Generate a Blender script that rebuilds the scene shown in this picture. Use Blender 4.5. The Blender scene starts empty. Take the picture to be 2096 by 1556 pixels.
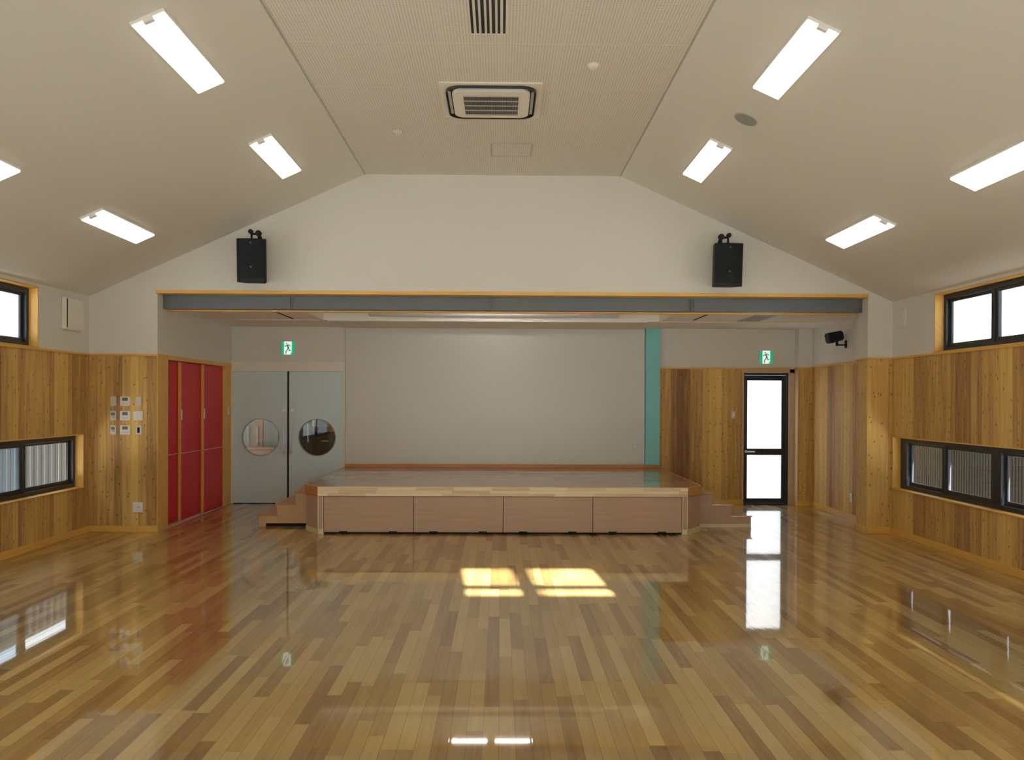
import bpy, bmesh, math, random
from mathutils import Vector, Matrix
random.seed(7)
S = bpy.context.scene
COL = S.collection
PI = math.pi

# ------------------------------------------------------------------ camera
F_PX, W_PX = 1720.0, 2096.0
cam_d = bpy.data.cameras.new('camera')
cam = bpy.data.objects.new('camera', cam_d)
COL.objects.link(cam)
cam_d.sensor_fit = 'HORIZONTAL'
cam_d.sensor_width = 36.0
cam_d.lens = 36.0 * F_PX / W_PX
cam_d.shift_y = 49.2 / W_PX
cam_d.clip_start = 0.05
cam_d.clip_end = 300
pitch, yaw, roll = -0.005, 0.0141, 0.0041
fwd = Vector((math.sin(yaw) * math.cos(pitch), math.cos(yaw) * math.cos(pitch), math.sin(pitch)))
rt = Vector((math.cos(yaw), -math.sin(yaw), 0))
up = rt.cross(fwd)
r2 = math.cos(roll) * rt + math.sin(roll) * up
u2 = -math.sin(roll) * rt + math.cos(roll) * up
M = Matrix(((r2.x, u2.x, -fwd.x, 0), (r2.y, u2.y, -fwd.y, 0), (r2.z, u2.z, -fwd.z, 0), (0, 0, 0, 1)))
M.translation = Vector((0, 0, 1.6))
cam.matrix_world = M
S.camera = cam

# ------------------------------------------------------------------ world, sun, exposure
SKY = 5.6
SUN = 165.0
TUBE = 4.2
S.view_settings.view_transform = 'Standard'
S.view_settings.look = 'None'
S.view_settings.gamma = 1.0
S.view_settings.exposure = -0.92
S.view_settings.use_curve_mapping = False
world = bpy.data.worlds.new('overcast_sky')
S.world = world
world.use_nodes = True
wn = world.node_tree.nodes
wn['Background'].inputs[0].default_value = (0.86, 0.94, 1.0, 1)
wn['Background'].inputs[1].default_value = SKY
sun_d = bpy.data.lights.new('sun', 'SUN')
sun_d.energy = SUN
sun_d.angle = math.radians(0.5)
sun_d.color = (0.98, 0.98, 1.0)
sun = bpy.data.objects.new('sun', sun_d)
COL.objects.link(sun)
SUN_DIR = Vector((-0.078, 1.0, -0.4186)).normalized()
sun.rotation_euler = SUN_DIR.to_track_quat('-Z', 'Y').to_euler()
sun.location = (0, -20, 12)
try:
    S.cycles.use_denoising = True
    S.cycles.denoiser = 'OPENIMAGEDENOISE'
    S.cycles.sample_clamp_indirect = 6.0
    S.cycles.max_bounces = 10
    S.cycles.diffuse_bounces = 6
    S.cycles.glossy_bounces = 5
    S.cycles.transparent_max_bounces = 12
    S.cycles.caustics_reflective = False
    S.cycles.caustics_refractive = False
except Exception:
    pass

# ------------------------------------------------------------------ room dimensions (metres)
YF, YR, YB = 10.10, -0.60, 12.877        # front wall, rear wall, back wall of the stage recess
XL, XR = -4.910, 4.740                    # side walls
OL, OR = -4.096, 4.441                    # opening of the recess
ZW = 2.131                                # top of the wood cladding
ZO = 2.893                                # top of the opening
ZC = 4.296                                # flat ceiling
CL, CR = -1.629, 1.435                    # edges of the flat ceiling
SL = 0.4514                               # slope of the side ceilings
ZS = ZC - SL * (XR - CR)
ZA = 2.70                                 # ceiling of the recess
TH = math.atan(SL)


# ------------------------------------------------------------------ node helpers
def mat(name):
    m = bpy.data.materials.new(name)
    m.use_nodes = True
    nt = m.node_tree
    return m, nt, nt.nodes['Principled BSDF']


def N(nt, kind, **kw):
    n = nt.nodes.new(kind)
    for k, v in kw.items():
        if k.startswith('i_'):
            key = k[2:]
            key = int(key) if key.isdigit() else key
            n.inputs[key].default_value = v
        else:
            setattr(n, k, v)
    return n


def L(nt, a, b):
    nt.links.new(a, b)


def math_n(nt, op, a, b=None, c=None):
    n = nt.nodes.new('ShaderNodeMath')
    n.operation = op
    for i, v in enumerate((a, b, c)):
        if v is None:
            continue
        if isinstance(v, (int, float)):
            n.inputs[i].default_value = v
        else:
            nt.links.new(v, n.inputs[i])
    return n.outputs[0]


def ramp(nt, fac, stops, interp='LINEAR'):
    r = nt.nodes.new('ShaderNodeValToRGB')
    r.color_ramp.interpolation = interp
    e = r.color_ramp.elements
    while len(e) < len(stops):
        e.new(0.5)
    for i, (p, c) in enumerate(stops):
        e[i].position = p
        e[i].color = (*c, 1) if len(c) == 3 else c
    nt.links.new(fac, r.inputs[0])
    return r.outputs[0]


def mix(nt, fac, a, b, mode='MIX'):
    n = nt.nodes.new('ShaderNodeMix')
    n.data_type = 'RGBA'
    n.blend_type = mode
    for idx, v in ((0, fac), (6, a), (7, b)):
        if isinstance(v, (int, float)):
            n.inputs[idx].default_value = v
        elif isinstance(v, tuple):
            n.inputs[idx].default_value = (*v, 1) if len(v) == 3 else v
        else:
            nt.links.new(v, n.inputs[idx])
    return n.outputs[2]


def plain(name, col, rough=0.6, metal=0.0, spec=0.5, bump=0.0, bscale=300.0, var=0.0):
    m, nt, b = mat(name)
    b.inputs['Base Color'].default_value = (*col, 1)
    b.inputs['Roughness'].default_value = rough
    b.inputs['Metallic'].default_value = metal
    b.inputs['Specular IOR Level'].default_value = spec
    tc = N(nt, 'ShaderNodeTexCoord')
    nz = N(nt, 'ShaderNodeTexNoise')
    nz.inputs['Scale'].default_value = bscale
    nz.inputs['Detail'].default_value = 3
    L(nt, tc.outputs['Object'], nz.inputs['Vector'])
    if bump:
        bp = N(nt, 'ShaderNodeBump')
        bp.inputs['Strength'].default_value = bump
        bp.inputs['Distance'].default_value = 0.002
        L(nt, nz.outputs[0], bp.inputs['Height'])
        L(nt, bp.outputs[0], b.inputs['Normal'])
    v = max(var, 0.02)
    c = mix(nt, nz.outputs[0], tuple(x * (1 - v) for x in col), tuple(min(1, x * (1 + v)) for x in col))
    L(nt, c, b.inputs['Base Color'])
    return m


def emitter(name, col, strength):
    m, nt, b = mat(name)
    b.inputs['Base Color'].default_value = (*col, 1)
    b.inputs['Emission Color'].default_value = (*col, 1)
    b.inputs['Emission Strength'].default_value = strength
    return m


def wood(name, stops, board=0.0, rough=0.5, axis='z', knots=True, world_co=True, plank=0.0, spec=0.4, coat=0.0, seam=0.35, grain=1.0, drift=0.0):
    """boards side by side; 'axis' is the way the grain runs, the boards lie next to each other across it"""
    m, nt, b = mat(name)
    if world_co:
        src = N(nt, 'ShaderNodeNewGeometry').outputs['Position']
    else:
        src = N(nt, 'ShaderNodeTexCoord').outputs['Object']
    sp = N(nt, 'ShaderNodeSeparateXYZ')
    L(nt, src, sp.inputs[0])
    x, y, z = sp.outputs
    if axis == 'z':
        u = math_n(nt, 'ADD', x, y)
        v = z
    elif axis == 'y':
        u = math_n(nt, 'ADD', x, z)
        v = y
    else:
        u = math_n(nt, 'ADD', y, z)
        v = x
    idn = None
    if board:
        ub = math_n(nt, 'DIVIDE', u, board)
        idn = math_n(nt, 'FLOOR', ub)
        fr = math_n(nt, 'FRACT', ub)
        w1 = N(nt, 'ShaderNodeTexWhiteNoise', noise_dimensions='1D')
        L(nt, idn, w1.inputs['W'])
        if plank:
            vo = math_n(nt, 'ADD', math_n(nt, 'DIVIDE', v, plank), math_n(nt, 'MULTIPLY', w1.outputs[0], 7.31))
            row = math_n(nt, 'FLOOR', vo)
            frv = math_n(nt, 'FRACT', vo)
            cb = N(nt, 'ShaderNodeCombineXYZ')
            L(nt, idn, cb.inputs[0])
            L(nt, row, cb.inputs[1])
            w2 = N(nt, 'ShaderNodeTexWhiteNoise', noise_dimensions='2D')
            L(nt, cb.outputs[0], w2.inputs['Vector'])
            rnd = w2.outputs[0]
        else:
            rnd = w1.outputs[0]
        if drift:
            dn = N(nt, 'ShaderNodeTexNoise', noise_dimensions='1D')
            dn.inputs['Scale'].default_value = 1.7
            dn.inputs['Detail'].default_value = 1
            L(nt, math_n(nt, 'MULTIPLY', idn, board), dn.inputs['W'])
            dd = math_n(nt, 'ADD', 0.5, math_n(nt, 'MULTIPLY', math_n(nt, 'SUBTRACT', dn.outputs[0], 0.5), 3.6))
            rnd = math_n(nt, 'ADD', math_n(nt, 'MULTIPLY', rnd, 1.0 - drift), math_n(nt, 'MULTIPLY', dd, drift))
    gv = N(nt, 'ShaderNodeCombineXYZ')
    L(nt, math_n(nt, 'MULTIPLY', u, 34.0), gv.inputs[0])
    L(nt, math_n(nt, 'MULTIPLY', v, 1.6), gv.inputs[1])
    if idn is not None:
        L(nt, math_n(nt, 'MULTIPLY', rnd, 37.0), gv.inputs[2])
    nz = N(nt, 'ShaderNodeTexNoise')
    nz.inputs['Scale'].default_value = 1.0
    nz.inputs['Detail'].default_value = 4
    nz.inputs['Distortion'].default_value = 0.6
    L(nt, gv.outputs[0], nz.inputs['Vector'])
    g = nz.outputs[0]
    if idn is not None:
        fac = math_n(nt, 'ADD', math_n(nt, 'MULTIPLY', rnd, 0.80), math_n(nt, 'MULTIPLY', math_n(nt, 'SUBTRACT', g, 0.4), 0.9 * grain))
    else:
        fac = math_n(nt, 'ADD', 0.25, math_n(nt, 'MULTIPLY', math_n(nt, 'SUBTRACT', g, 0.25), 1.0 * grain))
    c = ramp(nt, fac, stops)
    if knots:
        kv = N(nt, 'ShaderNodeCombineXYZ')
        L(nt, math_n(nt, 'MULTIPLY', u, 9.5), kv.inputs[0])
        L(nt, math_n(nt, 'MULTIPLY', v, 6.5), kv.inputs[1])
        vo = N(nt, 'ShaderNodeTexVoronoi', voronoi_dimensions='2D')
        vo.inputs['Scale'].default_value = 1.0
        L(nt, kv.outputs[0], vo.inputs['Vector'])
        k = ramp(nt, vo.outputs['Distance'], [(0.0, (1, 1, 1)), (0.035, (0.8, 0.8, 0.8)), (0.13, (0, 0, 0))])
        sel = N(nt, 'ShaderNodeSeparateColor')
        L(nt, vo.outputs['Color'], sel.inputs[0])
        kk = math_n(nt, 'MULTIPLY', k, math_n(nt, 'GREATER_THAN', sel.outputs[0], 0.35))
        c = mix(nt, math_n(nt, 'MULTIPLY', kk, 0.75), c, (0.10, 0.04, 0.015))
    bp = N(nt, 'ShaderNodeBump')
    bp.inputs['Strength'].default_value = 0.25
    bp.inputs['Distance'].default_value = 0.001
    hgt = g
    if board:
        e = math_n(nt, 'MINIMUM', fr, math_n(nt, 'SUBTRACT', 1.0, fr))
        s = math_n(nt, 'LESS_THAN', e, 0.0016 / board)
        if plank:
            e2 = math_n(nt, 'MINIMUM', frv, math_n(nt, 'SUBTRACT', 1.0, frv))
            s = math_n(nt, 'MAXIMUM', s, math_n(nt, 'LESS_THAN', e2, 0.0012 / plank))
        c = mix(nt, math_n(nt, 'MULTIPLY', s, seam), c, (0.12, 0.07, 0.03))
        hgt = math_n(nt, 'SUBTRACT', math_n(nt, 'MULTIPLY', g, 0.25), s)
    L(nt, hgt, bp.inputs['Height'])
    L(nt, c, b.inputs['Base Color'])
    L(nt, bp.outputs[0], b.inputs['Normal'])
    b.inputs['Roughness'].default_value = rough
    b.inputs['Specular IOR Level'].default_value = spec
    if coat:
        b.inputs['Coat Weight'].default_value = coat
        b.inputs['Coat Roughness'].default_value = 0.05
    return m


MT = {}
MT['plaster'] = plain('white_plaster', (0.74, 0.72, 0.668), 0.75, bump=0.12, bscale=160, spec=0.3, var=0.02)
MT['cladding'] = wood('cedar_cladding', [(0.0, (0.23, 0.115, 0.045)), (0.30, (0.41, 0.225, 0.080)), (0.58, (0.60, 0.365, 0.112)), (1.0, (0.78, 0.515, 0.150))], board=0.098, rough=0.6, spec=0.25, drift=0.55)
MT['trim'] = wood('varnished_pine_trim', [(0.0, (0.58, 0.30, 0.058)), (1.0, (0.84, 0.50, 0.125))], board=0, rough=0.4, knots=False, axis='x')
MT['trimy'] = wood('varnished_pine_trim_y', [(0.0, (0.58, 0.30, 0.058)), (1.0, (0.84, 0.50, 0.125))], board=0, rough=0.4, knots=False, axis='y')
MT['pine'] = wood('pale_laminated_pine', [(0.0, (0.66, 0.45, 0.25)), (0.5, (0.86, 0.68, 0.44)), (1.0, (0.92, 0.78, 0.56))], board=0.035, plank=0.45, rough=0.35, knots=False, axis='x', world_co=False, seam=0.1)
MT['pineend'] = wood('orange_pine', [(0.0, (0.42, 0.17, 0.05)), (1.0, (0.62, 0.30, 0.10))], board=0, rough=0.35, knots=False, axis='x', world_co=False)
MT['casing'] = wood('pale_door_casing', [(0.0, (0.50, 0.33, 0.19)), (1.0, (0.66, 0.48, 0.30))], board=0, rough=0.45, knots=False, axis='z', world_co=False)
MT['step'] = wood('oak_veneer_step', [(0.0, (0.50, 0.29, 0.13)), (1.0, (0.66, 0.43, 0.21))], board=0.14, rough=0.4, knots=False, axis='z', world_co=False, seam=0.15)
MT['laminate'] = wood('brown_woodgrain_laminate', [(0.0, (0.43, 0.275, 0.185)), (1.0, (0.56, 0.375, 0.255))], board=0, rough=0.45, knots=False, axis='x', world_co=False)
MT['plinth'] = plain('cream_plinth', (0.72, 0.60, 0.36), 0.5)
MT['cream'] = plain('cream_paint', (0.82, 0.79, 0.70), 0.5)
MT['ceilwhite'] = plain('white_ceiling_paint', (0.90, 0.88, 0.83), 0.8, spec=0.3)
MT['red'] = plain('red_laminate', (0.60, 0.012, 0.026), 0.35, spec=0.2)
MT['doorgrey'] = plain('blue_grey_door_paint', (0.66, 0.81, 0.83), 0.45, bump=0.05)
MT['beam'] = plain('dark_grey_steel_paint', (0.115, 0.125, 0.13), 0.5)
MT['black'] = plain('black_plastic', (0.010, 0.011, 0.013), 0.6, bump=0.1, spec=0.25)
MT['blackmetal'] = plain('black_aluminium', (0.018, 0.02, 0.026), 0.35, spec=0.5)
MT['dark'] = plain('dark_void', (0.01, 0.01, 0.012), 0.9)
MT['white'] = plain('white_plastic', (0.80, 0.79, 0.74), 0.4)
MT['offwhite'] = plain('ivory_plastic', (0.62, 0.60, 0.50), 0.4)
MT['greyplastic'] = plain('grey_plastic', (0.40, 0.40, 0.36), 0.5)
MT['lcd'] = plain('grey_display', (0.13, 0.15, 0.14), 0.25)
MT['chrome'] = plain('brushed_steel', (0.95, 0.95, 0.93), 0.3, metal=0.45)
MT['steel'] = plain('highlight_white_steel', (0.95, 0.95, 0.93), 0.25, metal=0.15)  # near-white diffuse colour stands in for the handles' bright highlights
MT['alu'] = plain('aluminium', (0.74, 0.75, 0.77), 0.45, metal=0.5)
MT['teal'] = plain('teal_fabric', (0.24, 0.60, 0.60), 0.8)
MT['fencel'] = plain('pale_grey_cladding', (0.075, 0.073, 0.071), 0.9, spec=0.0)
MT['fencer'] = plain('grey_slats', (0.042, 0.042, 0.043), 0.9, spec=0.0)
MT['concrete'] = plain('pale_concrete', (0.62, 0.61, 0.58), 0.9, bump=0.3, bscale=40, var=0.08)
MT['lampwhite'] = plain('white_enamel', (0.86, 0.86, 0.84), 0.35)
MT['tube'] = emitter('lit_fluorescent_tube', (1.0, 0.955, 0.86), TUBE)
MT['stagetube'] = emitter('lit_stage_tube', (1.0, 0.96, 0.88), 85.0)
MT['exitwhite'] = emitter('lit_sign_white', (0.92, 1.0, 0.97), 1.3)
MT['exitgreen'] = emitter('lit_sign_green', (0.0, 0.50, 0.23), 0.95)
MT['signink'] = emitter('lit_sign_figure', (0.02, 0.32, 0.19), 0.45)

# floor: maple strip boards with a gloss lacquer
MT['floor'] = wood('lacquered_maple_floor', [(0.0, (0.25, 0.135, 0.040)), (0.28, (0.36, 0.222, 0.072)), (0.55, (0.46, 0.305, 0.105)), (1.0, (0.57, 0.415, 0.165))], board=0.0775, plank=0.91, rough=0.4, knots=False, axis='y', spec=0.15, coat=1.0, seam=0.5, grain=0.5)
MT['stagetop'] = wood('lacquered_stage_boards', [(0.0, (0.40, 0.24, 0.11)), (0.5, (0.52, 0.34, 0.17)), (1.0, (0.62, 0.43, 0.22))], board=0.09, plank=0.9, rough=0.3, knots=False, axis='x', world_co=False, coat=1.0, seam=0.3, grain=0.6)


def floor_wave(m):
    # each strip sits at its own very slight tilt, so reflections break up board by board
    nt = m.node_tree
    b = nt.nodes['Principled BSDF']
    sp = [n for n in nt.nodes if n.bl_idname == 'ShaderNodeSeparateXYZ'][0]
    cb = N(nt, 'ShaderNodeCombineXYZ')
    L(nt, math_n(nt, 'MULTIPLY', sp.outputs[0], 6.0), cb.inputs[0])
    L(nt, math_n(nt, 'MULTIPLY', sp.outputs[1], 0.8), cb.inputs[1])
    nz = N(nt, 'ShaderNodeTexNoise')
    nz.inputs['Scale'].default_value = 1.0
    nz.inputs['Detail'].default_value = 2
    L(nt, cb.outputs[0], nz.inputs['Vector'])
    fr = math_n(nt, 'FRACT', math_n(nt, 'DIVIDE', sp.outputs[0], 0.0775))
    edge = math_n(nt, 'POWER', math_n(nt, 'ABSOLUTE', math_n(nt, 'SUBTRACT', math_n(nt, 'MULTIPLY', fr, 2.0), 1.0)), 8.0)
    h = math_n(nt, 'SUBTRACT', math_n(nt, 'MULTIPLY', nz.outputs[0], 0.7), math_n(nt, 'MULTIPLY', edge, 0.16))
    bp = N(nt, 'ShaderNodeBump')
    bp.inputs['Strength'].default_value = 0.07
    bp.inputs['Distance'].default_value = 0.004
    L(nt, h, bp.inputs['Height'])
    L(nt, bp.outputs[0], b.inputs['Coat Normal'])


floor_wave(MT['floor'])
MT['floor'].node_tree.nodes['Principled BSDF'].inputs['Coat Roughness'].default_value = 0.03
MT['floor'].node_tree.nodes['Principled BSDF'].inputs['Coat IOR'].default_value = 2.5


MT['stagetop'].node_tree.nodes['Principled BSDF'].inputs['Coat IOR'].default_value = 2.2


def acoustic():
    m, nt, b = mat('perforated_acoustic_board')
    geo = N(nt, 'ShaderNodeNewGeometry')
    sp = N(nt, 'ShaderNodeSeparateXYZ')
    L(nt, geo.outputs['Position'], sp.inputs[0])
    p = 0.0228

    def cell(o, per):
        f = math_n(nt, 'FRACT', math_n(nt, 'DIVIDE', o, per))
        return math_n(nt, 'ABSOLUTE', math_n(nt, 'SUBTRACT', f, 0.5))
    cx, cy = cell(sp.outputs[0], p), cell(sp.outputs[1], p)
    r = math_n(nt, 'SQRT', math_n(nt, 'ADD', math_n(nt, 'MULTIPLY', cx, cx), math_n(nt, 'MULTIPLY', cy, cy)))
    hole = math_n(nt, 'LESS_THAN', r, 0.23)
    jx = math_n(nt, 'LESS_THAN', cell(sp.outputs[0], 0.4556), 0.478)
    jy = math_n(nt, 'LESS_THAN', cell(sp.outputs[1], 0.9112), 0.489)
    hole = math_n(nt, 'MULTIPLY', hole, math_n(nt, 'MULTIPLY', jx, jy))
    c = mix(nt, math_n(nt, 'MULTIPLY', hole, 0.62), (0.74, 0.695, 0.62), (0.16, 0.15, 0.13))
    lx = math_n(nt, 'GREATER_THAN', cell(sp.outputs[0], 0.4556), 0.4955)
    ly = math_n(nt, 'GREATER_THAN', cell(sp.outputs[1], 0.9112), 0.4978)
    c = mix(nt, math_n(nt, 'MULTIPLY', math_n(nt, 'MAXIMUM', lx, ly), 0.2), c, (0.3, 0.28, 0.25))
    L(nt, c, b.inputs['Base Color'])
    b.inputs['Roughness'].default_value = 0.9
    return m


MT['acoustic'] = acoustic()


def whiteboard():
    m, nt, b = mat('satin_whiteboard')
    b.inputs['Base Color'].default_value = (0.66, 0.645, 0.60, 1)
    b.inputs['Roughness'].default_value = 0.32
    b.inputs['Specular IOR Level'].default_value = 0.5
    tc = N(nt, 'ShaderNodeTexCoord')
    nz = N(nt, 'ShaderNodeTexNoise')
    nz.inputs['Scale'].default_value = 2.0
    L(nt, tc.outputs['Object'], nz.inputs['Vector'])
    bp = N(nt, 'ShaderNodeBump')
    bp.inputs['Strength'].default_value = 0.1
    bp.inputs['Distance'].default_value = 0.01
    L(nt, nz.outputs[0], bp.inputs['Height'])
    L(nt, bp.outputs[0], b.inputs['Normal'])
    return m


MT['board'] = whiteboard()


def glass(name, tint=(1, 1, 1), haze=0.0, refl=1.0):
    m, nt, b = mat(name)
    nt.nodes.remove(b)
    out = nt.nodes['Material Output']
    tr = N(nt, 'ShaderNodeBsdfTransparent')
    tr.inputs[0].default_value = (*tint, 1)
    gl = N(nt, 'ShaderNodeBsdfGlossy')
    gl.inputs['Roughness'].default_value = 0.02
    geo = N(nt, 'ShaderNodeNewGeometry')
    dt = N(nt, 'ShaderNodeVectorMath', operation='DOT_PRODUCT')
    L(nt, geo.outputs['Incoming'], dt.inputs[0])
    L(nt, geo.outputs['Normal'], dt.inputs[1])
    cs_ = math_n(nt, 'ABSOLUTE', dt.outputs['Value'])
    fres = math_n(nt, 'ADD', 0.04, math_n(nt, 'MULTIPLY', 0.96, math_n(nt, 'POWER', math_n(nt, 'SUBTRACT', 1.0, cs_), 5.0)))
    a = tr.outputs[0]
    if haze:
        tl = N(nt, 'ShaderNodeBsdfTranslucent')
        tl.inputs[0].default_value = (0.95, 0.95, 0.95, 1)
        mx = N(nt, 'ShaderNodeMixShader')
        mx.inputs[0].default_value = haze
        L(nt, a, mx.inputs[1])
        L(nt, tl.outputs[0], mx.inputs[2])
        a = mx.outputs[0]
    mx = N(nt, 'ShaderNodeMixShader')
    L(nt, math_n(nt, 'MULTIPLY', fres, refl), mx.inputs[0])
    L(nt, a, mx.inputs[1])
    L(nt, gl.outputs[0], mx.inputs[2])
    L(nt, mx.outputs[0], out.inputs[0])
    return m


MT['glass'] = glass('clear_glass', (0.95, 0.97, 0.96))
MT['frost'] = glass('frosted_glass', (0.97, 0.98, 0.98), haze=0.9)
MT['screenglass'] = glass('glass_with_fly_screen', (0.74, 0.84, 0.90), haze=0.03)


# ------------------------------------------------------------------ mesh helpers
class MB:
    def __init__(self):
        self.v, self.f, self.m = [], [], []

    def add(self, vs, fs, mi=0):
        o = len(self.v)
        self.v += [tuple(v) for v in vs]
        for f in fs:
            self.f.append(tuple(i + o for i in f))
            self.m.append(mi)
        return self

    def box(self, x0, x1, y0, y1, z0, z1, mi=0):
        x0, x1 = min(x0, x1), max(x0, x1)
        y0, y1 = min(y0, y1), max(y0, y1)
        z0, z1 = min(z0, z1), max(z0, z1)
        vs = [(x0, y0, z0), (x1, y0, z0), (x1, y1, z0), (x0, y1, z0), (x0, y0, z1), (x1, y0, z1), (x1, y1, z1), (x0, y1, z1)]
        fs = [(0, 3, 2, 1), (4, 5, 6, 7), (0, 1, 5, 4), (1, 2, 6, 5), (2, 3, 7, 6), (3, 0, 4, 7)]
        return self.add(vs, fs, mi)

    def prism(self, poly, axis, a, b, mi=0):
        """poly: 2D outline in the plane across 'axis'; extruded from a to b"""
        def p3(p, t):
            if axis == 'x':
                return (t, p[0], p[1])
            if axis == 'y':
                return (p[0], t, p[1])
            return (p[0], p[1], t)
        n = len(poly)
        vs = [p3(p, a) for p in poly] + [p3(p, b) for p in poly]
        fs = [tuple(range(n)), tuple(range(2 * n - 1, n - 1, -1))]
        fs += [(i, i + n, (i + 1) % n + n, (i + 1) % n) for i in range(n)]
        return self.add(vs, fs, mi)

    def tube(self, pts, r, n=12, mi=0, caps=True):
        pts = [Vector(p) for p in pts]
        rs = r if isinstance(r, (list, tuple)) else [r] * len(pts)
        rings = []
        prev = None
        for i, p in enumerate(pts):
            if i == 0:
                t = pts[1] - pts[0]
            elif i == len(pts) - 1:
                t = pts[-1] - pts[-2]
            else:
                t = (pts[i + 1] - pts[i]).normalized() + (pts[i] - pts[i - 1]).normalized()
            t.normalize()
            if prev is None:
                ref = Vector((0, 0, 1)) if abs(t.z) < 0.9 else Vector((1, 0, 0))
            else:
                ref = prev
            a = t.cross(ref)
            a.normalize()
            bb = a.cross(t)
            prev = bb
            rings.append([p + rs[i] * (math.cos(2 * PI * k / n) * a + math.sin(2 * PI * k / n) * bb) for k in range(n)])
        vs = [v for rg in rings for v in rg]
        fs = []
        for i in range(len(rings) - 1):
            for k in range(n):
                fs.append((i * n + k, i * n + (k + 1) % n, (i + 1) * n + (k + 1) % n, (i + 1) * n + k))
        if caps:
            fs.append(tuple(range(n - 1, -1, -1)))
            fs.append(tuple(range((len(rings) - 1) * n, len(rings) * n)))
        return self.add(vs, fs, mi)

    def cyl(self, c, axis, r, h, n=24, mi=0):
        a = {'x': Vector((1, 0, 0)), 'y': Vector((0, 1, 0)), 'z': Vector((0, 0, 1))}[axis]
        c = Vector(c)
        return self.tube([c - a * h / 2, c + a * h / 2], r, n, mi)

    def build(self, name, mats, parent=None, off=(0, 0, 0), bevel=0.0, smooth=False, seg=2):
        me = bpy.data.meshes.new(name)
        me.from_pydata([(v[0] - off[0], v[1] - off[1], v[2] - off[2]) for v in self.v], [], self.f)
        if not isinstance(mats, (list, tuple)):
            mats = [mats]
        for mm in mats:
            me.materials.append(MT[mm] if isinstance(mm, str) else mm)
        for p, i in zip(me.polygons, self.m):
            p.material_index = i
        bm = bmesh.new()
        bm.from_mesh(me)
        bmesh.ops.recalc_face_normals(bm, faces=bm.faces)
        bm.to_mesh(me)
        bm.free()
        o = bpy.data.objects.new(name, me)
        COL.objects.link(o)
        if parent:
            o.parent = parent
        if smooth:
            for p in me.polygons:
                p.use_smooth = len(p.vertices) == 4
        if bevel:
            bv = o.modifiers.new('bevel', 'BEVEL')
            bv.width = bevel
            bv.segments = seg
            bv.limit_method = 'ANGLE'
            bv.angle_limit = math.radians(40)
        return o


def root(name, label=None, cat=None, loc=(0, 0, 0), rot=(0, 0, 0), group=None, kind=None):
    o = bpy.data.objects.new(name, None)
    o.empty_display_size = 0.05
    COL.objects.link(o)
    o.location = loc
    o.rotation_euler = rot
    return tag(o, label, cat, group, kind)


def tag(o, label=None, cat=None, group=None, kind=None):
    if label:
        o['label'] = label
    if cat:
        o['category'] = cat
    if group:
        o['group'] = group
    if kind:
        o['kind'] = kind
    return o


def struct(o, label=None):
    o['kind'] = 'structure'
    if label:
        o['label'] = label
    return o


def copy_tree(o, parent=None):
    kids = list(o.children)
    c = o.copy()
    COL.objects.link(c)
    c.parent = parent
    for ch in kids:
        copy_tree(ch, c)
    return c


def place(o, label, loc, rot=None):
    o['label'] = label
    o.location = loc
    if rot is not None:
        o.rotation_euler = rot
    return o


def wall_cells(mb, plane, c0, c1, a0, a1, z0, z1, holes, split=None, top=None):
    """solid wall slab; plane 'x' or 'y'; c0..c1 thickness; a0..a1 run; holes (a0,a1,z0,z1); below 'split' uses material 1"""
    As = sorted({a0, a1, *[h[0] for h in holes], *[h[1] for h in holes]})
    Zs = sorted({z0, z1, *[h[2] for h in holes], *[h[3] for h in holes], *([split] if split else [])})
    As = [a for a in As if a0 <= a <= a1]
    Zs = [z for z in Zs if z0 <= z <= z1]
    for i in range(len(As) - 1):
        for j in range(len(Zs) - 1):
            am, zm = (As[i] + As[i + 1]) / 2, (Zs[j] + Zs[j + 1]) / 2
            if any(h[0] < am < h[1] and h[2] < zm < h[3] for h in holes):
                continue
            mi = 1 if (split and zm < split) else 0
            if plane == 'x':
                mb.box(c0, c1, As[i], As[i + 1], Zs[j], Zs[j + 1], mi)
            else:
                mb.box(As[i], As[i + 1], c0, c1, Zs[j], Zs[j + 1], mi)


# ------------------------------------------------------------------ the room
WT = 0.20                                 # outer wall thickness
fl = MB()
fl.box(XL - WT, XR + WT, YR - WT, YF + 0.1, -0.12, 0)
fl.box(OL - 0.75, XR + WT, YF + 0.1, YB + 0.16, -0.12, 0)
struct(fl.build('floor', 'floor'))

# window openings (along the wall, height)
UL = (0.90, 8.985, ZW, 2.772)             # upper left
UR = (0.90, 9.095, ZW, 2.772)             # upper right
LL = (0.90, 9.958, 0.545, 1.178)          # lower left
LR = (0.90, 10.06, 0.545, 1.178)          # lower right

w = MB()
wall_cells(w, 'x', XL - WT, XL, YR - WT, YF + 0.3, 0, ZS + 0.05, [UL, LL], ZW)
struct(w.build('wall_left', ['plaster', 'cladding']))
w = MB()
wall_cells(w, 'x', XR, XR + WT, YR - WT, YB + 0.16, 0, ZS + 0.05, [UR, LR], ZW)
struct(w.build('wall_right', ['plaster', 'cladding']))

# front wall: two wings and the gable over the opening
w = MB()
wall_cells(w, 'y', YF, YF + 0.30, XL, OL, 0, ZO, [], ZW)
wall_cells(w, 'y', YF, YF + 0.31, OR, XR, 0, ZO, [], ZW)
gp = [(XL, ZO), (XR, ZO), (XR, ZS + 0.05), (CR, ZC + 0.05), (CL, ZC + 0.05), (XL, ZC - SL * (CL - XL) + 0.05)]
gp[0] = (XL, ZO - 0.10)
gp[1] = (XR, ZO - 0.10)
w.prism([(XL, ZO), (OL, ZO), (OR, ZO), (XR, ZO), (CR, ZC + 0.05), (CL, ZC + 0.05)], 'y', YF, YF + 0.2, 0)
struct(w.build('wall_front', ['plaster', 'cladding']))

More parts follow.
